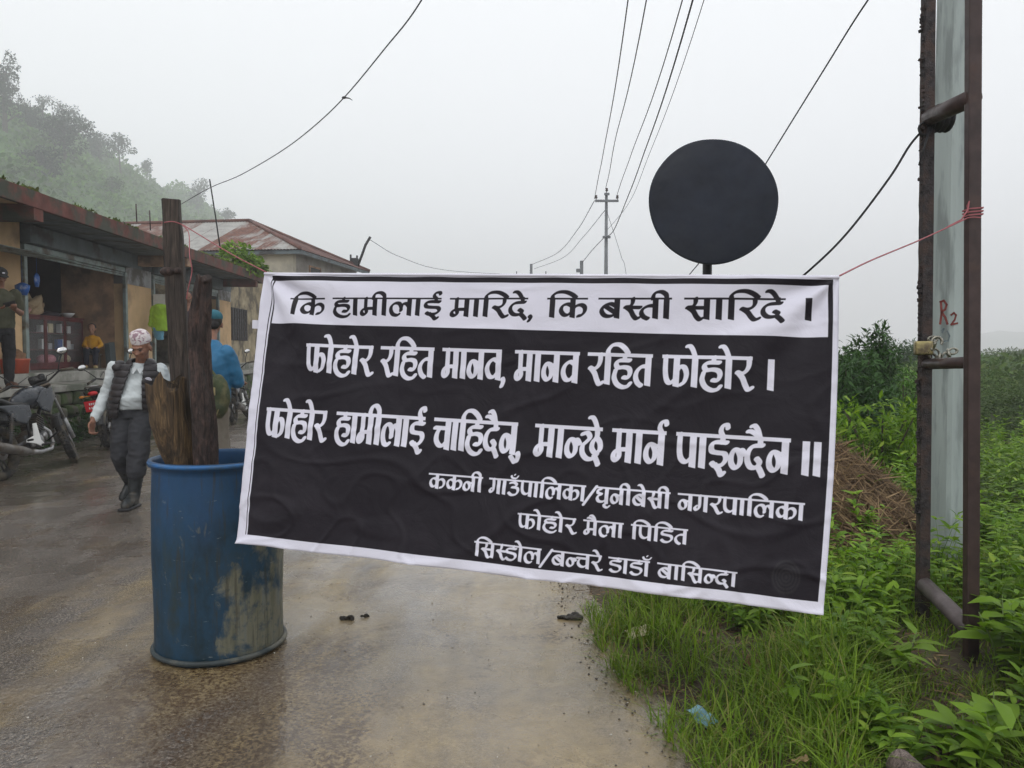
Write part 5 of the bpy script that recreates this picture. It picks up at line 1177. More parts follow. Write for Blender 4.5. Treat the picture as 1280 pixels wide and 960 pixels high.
# ---------------------------------------------------------------- child in the shop
def child():
    p = L(-1.50, 5.85, 1.06); o = thing('person', 'small child in a yellow top and dark trousers sitting beside the glass cabinet', 'person', p, (0,0,rad(20)))
    k = .62; hc = Vector((0,-.03,.80)); b = MB(); R = skull(b, hc, rad(-5), rad(5), .92); limb(b, [(0,.02,.66), hc+Vector((0,.01,-.04))], [.035,.035])
    b.loft([((0,.03,.34),.09,.07),((0,.03,.5),.09,.07),((0,.02,.62),.10,.065),((0,.02,.67),.05,.04)], 16)
    limb(b, [(-.10,.02,.62),(-.15,-.02,.46),(-.08,-.16,.42)], [.032,.026,.02]); limb(b, [(.10,.02,.62),(.16,.0,.47),(.10,-.16,.42)], [.032,.026,.02]); hand(b, (-.08,-.16,.42), (.3,-1,-.1), (0,0,-1), (1,0,0), .5, .6); hand(b, (.10,-.16,.42), (-.3,-1,-.1), (0,0,-1), (-1,0,0), .5, .6)
    for s_ in (-1,1): limb(b, [(s_*.06,.02,.36),(s_*.08,-.20,.36),(s_*.08,-.22,.08)], [.055,.042,.03]); limb(b, [(s_*.08,-.22,.05),(s_*.09,-.31,.035)], [.026,.022])
    meshpart('body', fuse(b, .008, 2, name='body'), SKIN2, o); eyes(o, hc, R, .92)
    h = MB(); h.ell(hc+R @ Vector((0,.025,.035)), (.080,.082,.080), 16, 10, R); h.ell(hc+R @ Vector((0,.05,-.03)), (.065,.05,.06), 12, 8, R); meshpart('hair', fuse(h, .009, 2, lambda v: .004*noise.noise(v*40), 'hair'), HAIR, o)
    s = MB(); s.loft([((0,.03,.34),.115,.095),((0,.03,.5),.115,.095),((0,.02,.61),.125,.085),((0,.02,.67),.055,.05)], 20); limb(s, [(-.10,.02,.61),(-.15,-.02,.46),(-.09,-.13,.425)], [.045,.042,.034]); limb(s, [(.10,.02,.61),(.16,0,.47),(.105,-.13,.425)], [.045,.042,.034])
    meshpart('yellow_top', fuse(s, .009, 2, fold(.008, 12), 'yellow_top'), cloth('yellow_cloth', (.55,.27,.015)), o)
    t = MB(); t.ell((0,.03,.36),(.125,.11,.07))
    for s_ in (-1,1): limb(t, [(s_*.06,.02,.36),(s_*.08,-.20,.36),(s_*.08,-.22,.10)], [.07,.06,.048])
    meshpart('trousers', fuse(t, .009, 2, fold(.008, 12), 'trousers'), cloth('navy_trousers', (.014,.016,.03)), o)
    for s_ in (-1,1): MB().box((s_*.09,-.26,.025),(.07,.17,.05), bev=.018).build('slipper', pm('cream_slipper', (.45,.36,.18), .7), o, True)
    st_ = thing('stool', 'low wooden stool under the child by the cabinet', 'stool', p, (0,0,rad(20))); MB().box((0,.04,.275),(.30,.26,.03), bev=.008).build('seat', M['bark'], st_)
    for a, b_ in ((-1,-1),(1,-1),(1,1),(-1,1)): MB().box((a*.12,.04+b_*.10,.13),(.03,.03,.26)).build('leg', M['bark'], st_)
child()
# ---------------------------------------------------------------- figure half hidden behind the logs
def man_door():
    p = L(-.75, 5.95, .88); p = P(236, 440, 16.2); p.z = .88
    o = thing('person', 'dark-haired person in dark clothes on the plinth, glimpsed between the two logs', 'person', p, (0,0,rad(40)))
    hc = Vector((0,-.02,1.66)); b = MB(); R = skull(b, hc, rad(-25), rad(8)); limb(b, [(0,0,1.45), hc+Vector((0,.02,-.05))], [.055,.052])
    b.loft([((0,0,.92),.15,.11),((0,0,1.15),.14,.11),((0,0,1.36),.18,.11),((0,0,1.46),.08,.07)], 18)
    sL, eL, wL = Vector((-.20,.0,1.38)), Vector((-.25,.0,1.10)), Vector((-.20,-.18,.95)); sR, eR, wR = Vector((.20,.0,1.38)), Vector((.25,.0,1.10)), Vector((.12,-.22,1.10))
    limb(b, [sL,eL,wL], [.045,.038,.028]); limb(b, [sR,eR,wR], [.045,.038,.028]); hand(b, wL, (0,-.5,-.9), (1,0,0), (0,-1,0), .6); hand(b, wR, (-.5,-.8,0), (0,0,-1), (0,-.3,1), .8)
    for s_ in (-1,1): limb(b, [(s_*.09,0,.92),(s_*.10,0,.5),(s_*.10,.02,.08)], [.08,.055,.04]); limb(b, [(s_*.1,.0,.05),(s_*.12,-.15,.035)], [.036,.03])
    meshpart('body', fuse(b, .010, 2, name='body'), SKIN, o); eyes(o, hc, R)
    h = MB(); h.ell(hc+R @ Vector((0,.03,.045)), (.086,.092,.085), 16, 10, R); meshpart('hair', fuse(h, .010, 2, lambda v: .005*noise.noise(v*40), 'hair'), HAIR, o)
    s = MB(); s.loft([((0,0,.90),.175,.135),((0,0,1.15),.165,.13),((0,0,1.34),.20,.125),((0,0,1.45),.08,.07)], 22); limb(s, [sL,eL,eL.lerp(wL,.85)], [.07,.058,.045]); limb(s, [sR,eR,eR.lerp(wR,.85)], [.07,.058,.045])
    meshpart('jacket', fuse(s, .011, 2, fold(.012, 8), 'jacket'), cloth('dark_purple_jacket', (.035,.022,.032)), o)
    MB().box((.03,-.145,1.26),(.07,.02,.10), bev=.004).build('chest_patch', M['beige'], o)
    t = MB(); t.loft([((0,0,.8),.16,.12),((0,0,.94),.16,.12)], 20)
    for s_ in (-1,1): limb(t, [(s_*.09,0,.86),(s_*.10,0,.5),(s_*.10,.02,.08)], [.095,.075,.062])
    meshpart('trousers', fuse(t, .011, 2, fold(.012, 8), 'trousers'), cloth('dark_trousers', (.022,.022,.028)), o)
man_door()
# ================================================================ MOTORCYCLES
BP = pm('dark_bike_paint', (.018,.023,.031), .3, .15, 4, coat=.3, bst=.05, dirt=(.08,.07,.055), dsc=4, dth=.62); RUB = pm('tyre_rubber', (.018,.017,.017), .7, .3, 12, dirt=(.10,.085,.06), dsc=6, dth=.5)
ALU = pm('cast_aluminium', (.30,.30,.30), .4, .2, 10, metal=.7, dirt=(.12,.10,.08), dsc=6, dth=.55); CHR = pm('chrome', (.6,.6,.6), .12, .05, 5, metal=1, bst=0); ENG = pm('engine_metal', (.07,.07,.072), .45, .3, 12, metal=.5, dirt=(.10,.08,.06), dsc=6)
PLS = pm('black_plastic', (.02,.02,.021), .5, .3, 8, dirt=(.06,.055,.045), dsc=5, dth=.6); REDL = pm('red_plastic', (.42,.01,.015), .25, .1, 5, bst=0); REDP = pm('red_plate', (.55,.02,.03), .4, .1, 5, bst=0); WHT = pm('white_paint', (.72,.72,.70), .45, .06, 6, bst=0); EXH = pm('exhaust_steel', (.14,.13,.12), .42, .25, 10, metal=.6, dirt=(.09,.07,.05), dsc=6)
def wheel(parent, c, rr=.30, front=False, name='wheel'):
    w = bpy.data.objects.new(name, MB().torus((0,0,0), rr-.052, .026, 'y', 40, 8).mesh('wheel')); COL.objects.link(w); w.parent = parent; w.location = c; w.data.materials.append(ALU)
    w.data.polygons.foreach_set('use_smooth', np.ones(len(w.data.polygons), bool))
    t = MB().torus((0,0,0), rr-.048, .047, 'y', 48, 12, sq=1.0 if front else 1.25)
    for k in range(44):
        a = k/44*2*math.pi
        for s_ in (-1,1): t.box(((rr-.006)*math.cos(a+.03*s_), s_*.02, (rr-.006)*math.sin(a+.03*s_)), (.008,.026,.020), Matrix.Rotation(-a, 3, 'Y'))
    t.build('tyre', RUB, w, True)
    s = MB()
    for k in range(5):
        a = k/5*2*math.pi; d = Vector((math.cos(a),0,math.sin(a)))
        for off in (-.035,.035): s.tube([d*.03+Vector((-d.z,0,d.x))*off*.6, d*(rr-.07)+Vector((-d.z,0,d.x))*off], [.014,.009], 6)
    s.tube([(0,-.06,0),(0,.06,0)], .042, 16); s.build('spokes', ENG if not front else ALU, w, True)
    s = MB(); s.tube([(0,-.058 if front else -.05,0),(0,-.053 if front else -.045,0)], .115 if front else .09, 28); s.build('brake_disc', ALU, w, True); return w
def make_bike(label, steer=rad(30)):
    r = thing('motorcycle', label, 'motorcycle', (0,0,0), group='motorcycles parked along the plinth')
    wheel(r, (0,0,.30)); 
    def B(name, mat, mb, par=None, sm=True): return mb.build(name, mat, par or r, sm)
    def fz(name, mat, mb, vx=.012, it=4, dp=None, par=None): return link(name, fuse(mb, vx, it, dp, name), mat, par or r)
    # frame, swing arm
    B('frame', PLS, MB().tube([(.95,0,.86),(.70,0,.52),(.62,0,.34),(.42,0,.30)], .022, 8).tube([(.95,0,.90),(.55,.08,.80),(.20,.10,.76),(-.15,.08,.80)], .015, 8).tube([(.95,0,.90),(.55,-.08,.80),(.20,-.10,.76),(-.15,-.08,.80)], .015, 8).tube([(.42,.10,.76),(.40,.11,.40)], .016, 8).tube([(.42,-.10,.76),(.40,-.11,.40)], .016, 8))
    B('swing_arm', ENG, MB().tube([(0,.10,.30),(.42,.10,.38)], .024, 8).tube([(0,-.10,.30),(.42,-.10,.38)], .024, 8))
    for s_ in (-1,1):
        sh = MB().tube([(.03,s_*.125,.34),(.16,s_*.12,.70)], .016, 8)
        for k in range(9): sh.torus(Vector((.03,s_*.125,.34)).lerp(Vector((.16,s_*.12,.70)), .35+.065*k), .026, .0055, 'z', 14, 6)
        B('shock_absorber', CHR if s_ > 0 else ENG, sh)
    B('chain_cover', PLS, MB().box((.2,.12,.38),(.42,.02,.09), Matrix.Rotation(-.12,3,'Y'), bev=.01))
    # engine
    e = MB().ell((.55,0,.38),(.15,.13,.12),20,12); e.box((.52,0,.36),(.30,.18,.16), bev=.03); e.tube([(.50,-.10,.36),(.50,-.155,.36)], .085, 24).tube([(.62,-.10,.40),(.62,-.145,.40)], .06, 20).tube([(.52,.10,.37),(.52,.15,.37)], .09, 24); B('engine', ENG, e)
    fi = MB(); Re = Matrix.Rotation(rad(28),3,'Y')
    for k in range(8): fi.box(Vector((.64,0,.50))+Re @ Vector((0,0,.026*k-.04)), (.155 if k < 6 else .13,.17,.011), Re)
    fi.box(Vector((.64,0,.50))+Re @ Vector((0,0,.06)), (.11,.12,.22), Re); B('cylinder_fins', ENG, fi, sm=False)
    B('engine_cover', ALU, MB().tube([(.50,-.156,.36),(.50,-.166,.36)], .06, 24).tube([(.62,-.146,.40),(.62,-.154,.40)], .038, 20).tube([(.40,-.12,.33),(.40,-.15,.33)], .035, 14))
    B('carburettor', ALU, MB().tube([(.50,0,.60),(.42,0,.60)], .035, 12).ell((.38,-.02,.62),(.08,.07,.06)))
    # exhaust on the right-hand side
    B('exhaust', ALU, MB().tube([(.72,-.05,.52),(.80,-.09,.44),(.80,-.11,.30),(.72,-.13,.235),(.5,-.15,.225),(.25,-.165,.25)], [.022,.022,.022,.022,.024,.03], 12))
    B('silencer', EXH, MB().tube([(.30,-.165,.245),(.22,-.17,.255),(.10,-.185,.28),(-.25,-.20,.36),(-.36,-.205,.385),(-.37,-.205,.387)], [.028,.045,.055,.055,.045,.02], 20))
    B('silencer_cap', PLS, MB().tube([(-.33,-.204,.378),(-.39,-.206,.392)], [.048,.035], 18))
    # the white footpeg bracket
    br = MB(); V = [(.42,-.17,.56),(.47,-.17,.56),(.50,-.17,.36),(.56,-.17,.31),(.52,-.17,.28),(.40,-.17,.33),(.26,-.17,.36),(.27,-.17,.39),(.40,-.17,.42)]
    n = len(V); br.add(V+[(x_,y_+.016,z_) for x_,y_,z_ in V], [tuple(range(n)), tuple(range(2*n-1,n-1,-1))]+[(i+n, (i+1)%n+n, (i+1)%n, i) for i in range(n)]); B('footrest_bracket', WHT, br, sm=False)
    B('footrest', PLS, MB().tube([(.50,-.17,.30),(.50,-.26,.31)], .014, 8).tube([(.50,.12,.30),(.50,.26,.31)], .014, 8).tube([(.27,-.17,.38),(.25,-.24,.38)], .012, 8).tube([(.27,.14,.38),(.25,.24,.38)], .012, 8).tube([(.50,-.2,.33),(.64,-.21,.30),(.68,-.21,.30)], .008, 6))
    # tank, shrouds, seat, tail
    tk = MB(); tk.ell((.66,0,.86),(.25,.135,.13),24,14,Matrix.Rotation(rad(-8),3,'Y')); tk.ell((.80,0,.90),(.15,.145,.105),20,12); tk.ell((.50,0,.82),(.16,.09,.10)); fz('fuel_tank', BP, tk)
    for s_ in (-1,1):
        sh = MB(); Vv = [(.96,.86),(.90,.96),(.70,.93),(.60,.80),(.66,.70),(.80,.66)]; c = Vector((0,0,0)); 
        sh.add([(x_, s_*(.155-.03*abs(x_-.8)), z_) for x_, z_ in Vv]+[(x_, s_*(.128-.03*abs(x_-.8)), z_) for x_, z_ in Vv], [tuple(range(6)), tuple(range(11,5,-1))]+[(i+6,(i+1)%6+6,(i+1)%6,i) for i in range(6)]); fz('tank_shroud', BP, sh, .010, 3)
    fz('fuel_cap', CHR, MB().tube([(.72,0,.975),(.72,0,.995)], .035, 16), .006, 1)
    st_ = MB(); st_.tube([(.46,0,.80),(.34,0,.785),(.20,0,.80),(.05,0,.85),(-.18,0,.885),(-.28,0,.885)], [.075,.105,.115,.115,.10,.07], 16, ell=(1.1,.45)); fz('seat', pm('seat_vinyl', (.02,.02,.02), .5, .2, 12), st_)
    for s_ in (-1,1):
        sp_ = MB(); Vv = [(.48,.78),(.50,.66),(.38,.56),(.22,.60),(.05,.74),(-.20,.84),(-.34,.87),(-.30,.82),(.0,.80),(.3,.79)]; n = len(Vv)
        sp_.add([(x_, s_*.125, z_) for x_, z_ in Vv]+[(x_, s_*.095, z_) for x_, z_ in Vv], [tuple(range(n)), tuple(range(2*n-1,n-1,-1))]+[(i+n,(i+1)%n+n,(i+1)%n,i) for i in range(n)]); fz('side_panel', BP, sp_, .010, 3)
    B('grab_rail', ALU, MB().tube([(-.05,-.11,.87),(-.25,-.11,.92),(-.36,-.06,.93),(-.36,.06,.93),(-.25,.11,.92),(-.05,.11,.87)], .011, 8))
    B('tail_light', REDL, MB().ell((-.345,0,.83),(.035,.065,.032)))
    fd = MB().torus((0,0,.30), .35, .012, 'y', 24, 6, sq=6, a0=rad(60), a1=rad(165)); B('rear_fender', PLS, fd)
    pl = MB().box((-.385,0,.66),(.006,.23,.15), Matrix.Rotation(rad(-14),3,'Y'), bev=.002); pp = B('number_plate', REDP, pl, sm=False)
    for zc_, w_ in ((.69,.12),(.635,.15)):
        for k in range(5): MB().box((-.3905+(zc_-.66)*-.25,(k-2)*w_/5,zc_),(.003,.014,.028), Matrix.Rotation(rad(-14+7*(k%2)),3,'Y')).build('plate_mark', WHT, pp)
    for s_ in (-1,1): B('indicator', pm('amber_plastic', (.55,.2,.02), .3, .1, 5, bst=0) if s_ < 0 else bpy.data.materials['amber_plastic'], MB().tube([(-.30,s_*.05,.80),(-.31,s_*.13,.80)], .008, 6).ell((-.31,s_*.155,.80),(.024,.034,.02)))
    B('side_stand', PLS, MB().tube([(.40,.10,.30),(.36,.24,.02)], .011, 8).box((.36,.25,.008),(.05,.05,.012)))
    B('crash_guard', PLS, MB().tube([(.78,-.05,.66),(.80,-.22,.60),(.79,-.24,.44),(.76,-.08,.34)], .011, 8).tube([(.78,.05,.66),(.80,.22,.60),(.79,.24,.44),(.76,.08,.34)], .011, 8))
    # steering assembly turned about the head
    hd = Vector((.98,0,.86)); sa = Vector((-.42,0,.91)).normalized(); T = Matrix.Translation(hd) @ Matrix.Rotation(steer, 4, sa) @ Matrix.Translation(-hd)
    def S(mb): return mb.xf(T)
    fw = wheel(r, (1.30,0,.30), front=True); fw.matrix_local = T @ Matrix.Translation((1.30,0,.30))
    for s_ in (-1,1): B('fork', ALU, S(MB().tube([(1.30,s_*.085,.30),(1.17,s_*.085,.55)], .026, 12).tube([(1.17,s_*.085,.55),(.96,s_*.085,.98)], .016, 10)))
    B('front_fender', PLS, S(MB().torus((1.30,0,.30), .345, .010, 'y', 24, 6, sq=6.5, a0=rad(20), a1=rad(150)).tube([(1.20,-.07,.50),(1.17,-.08,.62)], .01, 6)))
    B('brake_caliper', ENG, S(MB().box((1.22,-.075,.40),(.07,.03,.09), bev=.01)))
    B('triple_clamp', ENG, S(MB().box((.955,0,.985),(.10,.22,.03), bev=.01).box((1.02,0,.83),(.09,.22,.03), bev=.01)))
    hl = MB().ell((1.10,0,.90),(.10,.095,.105),18,12).box((1.03,0,1.0),(.10,.17,.12), bev=.03).ell((1.12,0,.99),(.05,.10,.07)); B('headlight_cowl', BP, S(hl)); B('headlight', pm('lamp_glass', (.5,.5,.5), .08, .05, 5, bst=0), S(MB().ell((1.175,0,.895),(.028,.075,.075))))
    B('instrument_panel', PLS, S(MB().box((.98,0,1.08),(.07,.18,.09), Matrix.Rotation(rad(35),3,'Y'), bev=.02).tube([(.97,-.05,1.09),(.95,-.05,1.11)], .04, 16).tube([(.97,.05,1.09),(.95,.05,1.11)], .04, 16)))
    B('handlebar', PLS, S(MB().tube([(.80,-.38,1.06),(.86,-.26,1.09),(.95,-.10,1.02),(.95,.10,1.02),(.86,.26,1.09),(.80,.38,1.06)], .012, 10)))
    for s_ in (-1,1):
        B('grip', RUB, S(MB().tube([(.78,s_*.41,1.055),(.84,s_*.28,1.085)], .018, 10))); B('lever', ALU, S(MB().tube([(.90,s_*.24,1.09),(.90,s_*.32,1.07),(.86,s_*.42,1.05)], .007, 6)))
        mm = MB().tube([(.87,s_*.25,1.10),(.90,s_*.30,1.20),(.88,s_*.36,1.28)], .007, 6); B('mirror_stalk', PLS, S(mm))
        Rm = Matrix.Rotation(rad(12),3,'Z') @ Matrix.Rotation(rad(-8),3,'Y'); B('mirror', PLS, S(MB().ell((.885,s_*.37,1.31),(.022,.068,.045),16,10,Rm))); B('mirror_glass', CHR, S(MB().ell((.872,s_*.37,1.31),(.014,.060,.038),16,10,Rm)))
    for k in range(4): B('cable', M['wire'], S(MB().tube([(.88,(-.2+.13*k),1.09),(1.06,(-.1+.06*k),1.10+.02*k),(1.10,(-.05+.03*k),.98),(1.02,(-.03+.02*k),.88)], .005, 5)))
    return r
rw = GR(4, 600); fwp = GR(97, 577); hdg = math.atan2(fwp.y-rw.y, fwp.x-rw.x)
bike = make_bike('black and grey motorcycle nearest the camera, cut by the left edge, its front wheel turned')
def place(b_, x, y, h, lean=rad(-9)): b_.location = (x, y, .0); b_.rotation_euler = Euler((0,0,h)); b_.rotation_mode = 'XYZ'; b_.rotation_euler = (lean, 0, h)
place(bike, rw.x, rw.y, hdg)
b2 = copy_tree(bike); q = GR(139, 562); place(b2, q.x, q.y, hdg+rad(14)); b2['label'] = 'motorcycle with a red number plate half hidden behind the walking man'
b3 = copy_tree(bike); q = GR(302, 530); place(b3, q.x-.15, q.y, hdg+rad(8)); b3['label'] = 'motorcycle farthest along the road, seen between the man in blue and the banner'
# ================================================================ SHOP GOODS
DR = pm('dark_red_cabinet_wood', (.13,.032,.032), .5, .2, 6, dirt=(.06,.02,.02), dsc=3); GL = bpy.data.materials.new('cabinet_glass'); GL.use_nodes = True
_b = GL.node_tree.nodes['Principled BSDF']; _b.inputs['Base Color'].default_value = (.75,.78,.78,1); _b.inputs['Alpha'].default_value = .06; _b.inputs['Roughness'].default_value = .06
LC = BLD @ Matrix.Translation((-1.75, 3.85, 1.06)); cab = thing('glass_cabinet', 'dark red glass-fronted cabinet full of packets inside the open shop', 'cabinet', LC.translation, (0,0,FROT))
def cb(name, mat, boxes, par=None, bev=.004):
    mb = MB()
    for q in boxes: mb.bb(*q, bev=bev)
    return mb.build(name, mat, par or cab)
CH, CW, CD = .98, 2.12, .42
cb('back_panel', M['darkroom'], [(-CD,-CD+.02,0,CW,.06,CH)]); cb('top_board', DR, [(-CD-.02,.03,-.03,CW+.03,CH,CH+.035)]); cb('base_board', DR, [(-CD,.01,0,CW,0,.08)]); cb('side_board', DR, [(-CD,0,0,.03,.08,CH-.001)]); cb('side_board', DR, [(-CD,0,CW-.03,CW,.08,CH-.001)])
for k in (.36,.68): cb('shelf', DR, [(-CD+.02,-.03,.03,CW-.03,k,k+.02)])
for k in range(3):
    y0_, y1_ = .02+k*(CW-.04)/3, .02+(k+1)*(CW-.04)/3; d_ = cb('glass_door', DR, [(.0,.025,y0_,y0_+.045,.08,CH-.003),(.0,.025,y1_-.047,y1_-.002,.08,CH-.003),(.001,.024,y0_,y1_-.002,.08,.13),(.001,.024,y0_,y1_-.002,CH-.05,CH-.003)]); cb('pane', GL, [(.009,.014,y0_+.045,y1_-.047,.13,CH-.05)], d_, 0)
GC = [('white', (.6,.6,.6)),('pink', (.5,.18,.22)),('cream', (.5,.42,.26)),('blue', (.05,.12,.4)),('grey', (.3,.3,.32)),('green', (.12,.25,.12))]
GM = {k: pm(k+'_packaging', v, .45, .15, 9, bst=0) for k, v in GC}
goods = [(.12,.10,'white','jar'),(.25,.10,'white','jar'),(.12,.70,'pink','packet'),(.40,.70,'white','packet'),(.30,.38,'grey','packet'),(.95,.70,'white','packet'),(1.10,.70,'white','packet'),(1.30,.70,'cream','packet'),(1.0,.38,'white','packet'),(1.25,.38,'grey','packet'),(.98,.10,'pink','sack'),(1.30,.10,'pink','sack'),(1.70,.70,'white','packet'),(1.85,.70,'pink','packet'),(2.05,.70,'white','packet'),(1.66,.38,'blue','packet'),(1.82,.38,'white','packet'),(2.02,.38,'white','packet'),(2.18,.38,'grey','packet'),(1.9,.10,'cream','sack')]
shelfn = {.70:'top', .38:'middle', .10:'bottom'}
SEEN = set()
for k, (y_, z_, c, kind) in enumerate(goods):
    w = Vector(BLD @ Matrix.Translation((-1.75-.16, 3.85+y_*.9, 1.06+z_)) @ Vector((0,0,.002))); door = ('left','middle','right')[min(2, int(y_*.9/.70))]
    if kind == 'jar': mb = MB().lathe([(.0001,0),(.05,0),(.055,.02),(.055,.14),(.035,.165),(.04,.17),(.04,.20),(.0001,.20)], 16)
    elif kind == 'sack': mb = MB().ell((0,0,.09),(.09,.13,.09),14,9); mb.v = [(a*(1+.1*noise.noise(Vector((a,b_,c_))*20)), b_, max(0,c_)) for a, b_, c_ in mb.v]
    else: hh = random.uniform(.09,.2); mb = MB().box((0,0,hh/2),(.08,random.uniform(.08,.14),hh), bev=.008)
    o = mb.build(kind, GM[c], None, kind != 'packet'); o.location = w; o.rotation_euler = (0,0,FROT+random.uniform(-.3,.3)); tag(o, f'{c} {kind} on the {shelfn[z_]} shelf behind the {door} glass door'+(', nearer its right side' if (c,kind,z_,door) in SEEN else ''), kind, 'goods kept in the glass cabinet'); SEEN.add((c,kind,z_,door))
def blob(name, label, cat_, loc, r, mat, amp=.02, rot=0):
    mb = MB().ell((0,0,r[2]*.8), r, 22, 14); mb.v = [tuple(Vector(v)*(1+amp/max(r)*3*noise.fractal(Vector(v)*6,1,2,3))) for v in mb.v]; mb.v = [(a,b_,max(0,c)) for a,b_,c in mb.v]
    o = mb.build(name, mat, None, True); o.location = loc; o.rotation_euler = (0,0,rot); return tag(o, label, cat_)
ct = 1.06+CH+.037
blob('sack', 'large cream sack slumped on top of the glass cabinet', 'sack', L(-1.95,4.45,ct), (.17,.28,.20), pm('cream_sacking', (.42,.32,.20), .8, .2, 6, dirt=(.25,.17,.10), dsc=6), .06)
blob('sack', 'pale pink bundle at the left end of the cabinet top', 'sack', L(-1.9,4.02,ct), (.15,.16,.09), pm('pink_sacking', (.50,.28,.24), .8, .2, 6), .05)
blob('bundle', 'small dark folded bundle on the middle of the cabinet top', 'bundle', L(-1.9,5.0,ct), (.13,.24,.05), pm('dark_cloth_bundle', (.06,.05,.06), .8), .03)
o = MB().lathe([(.0001,.0),(.05,.0),(.10,.05),(.13,.09),(.125,.09),(.09,.05),(.0001,.02)], 24).build('bowl', GM['white'], None, True); o.location = L(-1.85,5.6,ct); tag(o, 'white bowl at the right end of the cabinet top', 'bowl')
o = MB().loft([((0,0,0),.13,.17),((0,0,.20),.145,.19),((0,0,.205),.15,.20),((0,0,.23),.15,.20)], 24, pw=6).build('crate', pm('orange_red_plastic', (.42,.075,.035), .45, .12, 6), None, True); o.location = L(-.62,1.95,1.052) if False else L(-.86,2.05,1.055); tag(o, 'orange-red plastic crate at the foot of the beige wall', 'crate')
blob('sack', 'brown sack resting in the orange-red crate', 'sack', L(-.86,2.05,1.055+.20), (.12,.15,.10), pm('brown_sacking', (.20,.11,.06), .85, .3, 8), .04)
# blue packets hanging in the doorway
for (px, py, Y, w, h, lb) in ((28,362,12.2,.24,.22,'blue plastic bundle hanging beside the man with the phone'),(46,351,13.1,.05,.26,'narrow blue and white packet hanging inside the shop doorway')):
    p = P(px,py,Y); o = MB().loft([((0,0,h/2),w*.12,.03),((0,0,h*.3),w*.5,.07),((0,0,0),w*.45,.08),((0,0,-h*.4),w*.28,.05)], 14).tube([(0,0,h/2),(0,0,h/2+.5)], .003, 4).build('hanging_packet', pm('blue_plastic_%d' % px, (.02,.10,.36), .35, .3, 12, dirt=(.4,.42,.45), dsc=9, dth=.62), None, True); o.location = p; tag(o, lb, 'packet')
# clothes hanging in the second doorway
p = P(200,398,17.2); o = thing('hanging_jacket', 'lime green jacket hanging in the second doorway behind the squared timber', 'jacket', p)
q = MB().loft([((0,0,.32),.06,.05),((0,0,.28),.17,.08),((0,0,.05),.17,.09),((0,0,-.28),.18,.09)], 18); limb(q, [(-.15,0,.22),(-.22,0,-.15)], [.06,.045]); limb(q, [(.15,0,.22),(.22,0,-.15)], [.06,.045]); meshpart('jacket_body', fuse(q, .016, 2, fold(.02,7), 'jacket_body'), cloth('lime_fabric', (.33,.56,.03), .6), o)
o = blob('hanging_bag', 'pale blue bag hanging below the lime green jacket', 'bag', P(199,425,17.2), (.11,.10,.16), pm('pale_blue_bag', (.12,.32,.45), .5), .03)
o = MB().box((0,0,0),(.26,.01,.34)).build('notice', GM['white']); o.location = P(199,377,17.5); o.rotation_euler = (0,0,FROT+rad(90)-rad(90)); tag(o, 'small pale notice sheet in the second doorway above the lime jacket', 'notice')
o = MB().box((0,0,.26),(.10,.22,.52), Matrix.Rotation(.15,3,'X')).build('plank', M['bluegrey']); o.location = L(-1.3,6.2,1.06); tag(o, 'dull grey plank leaning inside the shop beside the child', 'plank')
# ================================================================ VERGE PLANTS
def place_ok(x, y): return True
n = 95000
gx = RNG.uniform(0, 1, n); gy = 1.9+RNG.random(n)**1.4*9
gx = edge_x(gy)+.02+gx**1.25*3.0
gn = gnoise(gx[None], gy[None], 1.5, 21)[0]; d = gx-edge_x(gy)
bare = gnoise(gx[None], gy[None], 2.6, 33)[0]
keep = (gn+.35+.5*np.clip(d-.15,0,1) > RNG.random(n)*.9) & ~((bare > .3) & (d < .35)); gx, gy, gn, d = gx[keep], gy[keep], gn[keep], d[keep]; n = len(gx)
N1g = gnoise(gx[None], gy[None], .45, 3)[0]; N2g = gnoise(gx[None], gy[None], 1.6, 9)[0]
gzz = gz(gx, gy, N1g, N2g)-.012
H = (.05+.13*np.clip(gn+.5, 0, 1.2)+.06*np.clip(d, 0, 1))*RNG.uniform(.45, 1.45, n)
az = RNG.uniform(0, 2*np.pi, n)+gn*2
for q_ in (lp, rp): H = np.where((np.abs(gx-q_.x*(gy/q_.y)) < .2) & (gy < q_.y+.1), H*.45, H)
V, F = blade_arrays(np.stack([gx, gy, gzz], 1), az, H, RNG.uniform(.15, 1.25, n), RNG.uniform(.0016, .0042, n)); tag(npmesh('grass', V, F, M['grass'], smooth=True), kind='stuff')
# dry litter among the grass
n = 6500; lx = edge_x(1.9+RNG.random(n)*3.4); ly = 1.9+RNG.random(n)*3.4; lx = edge_x(ly)+RNG.random(n)**1.3*1.5-.05; lz = gz(lx, ly, gnoise(lx[None], ly[None], .45, 3)[0], gnoise(lx[None], ly[None], 1.6, 9)[0])+.006
V, F = leaf_arrays(np.stack([lx, ly, lz], 1), norm(rdir(n,-.1,.25)), rdir(n,.7,1), RNG.uniform(.02,.11,n), RNG.uniform(.002,.012,n), .1); tag(npmesh('dead_leaves', V, F, M['straw'], smooth=True), kind='stuff')
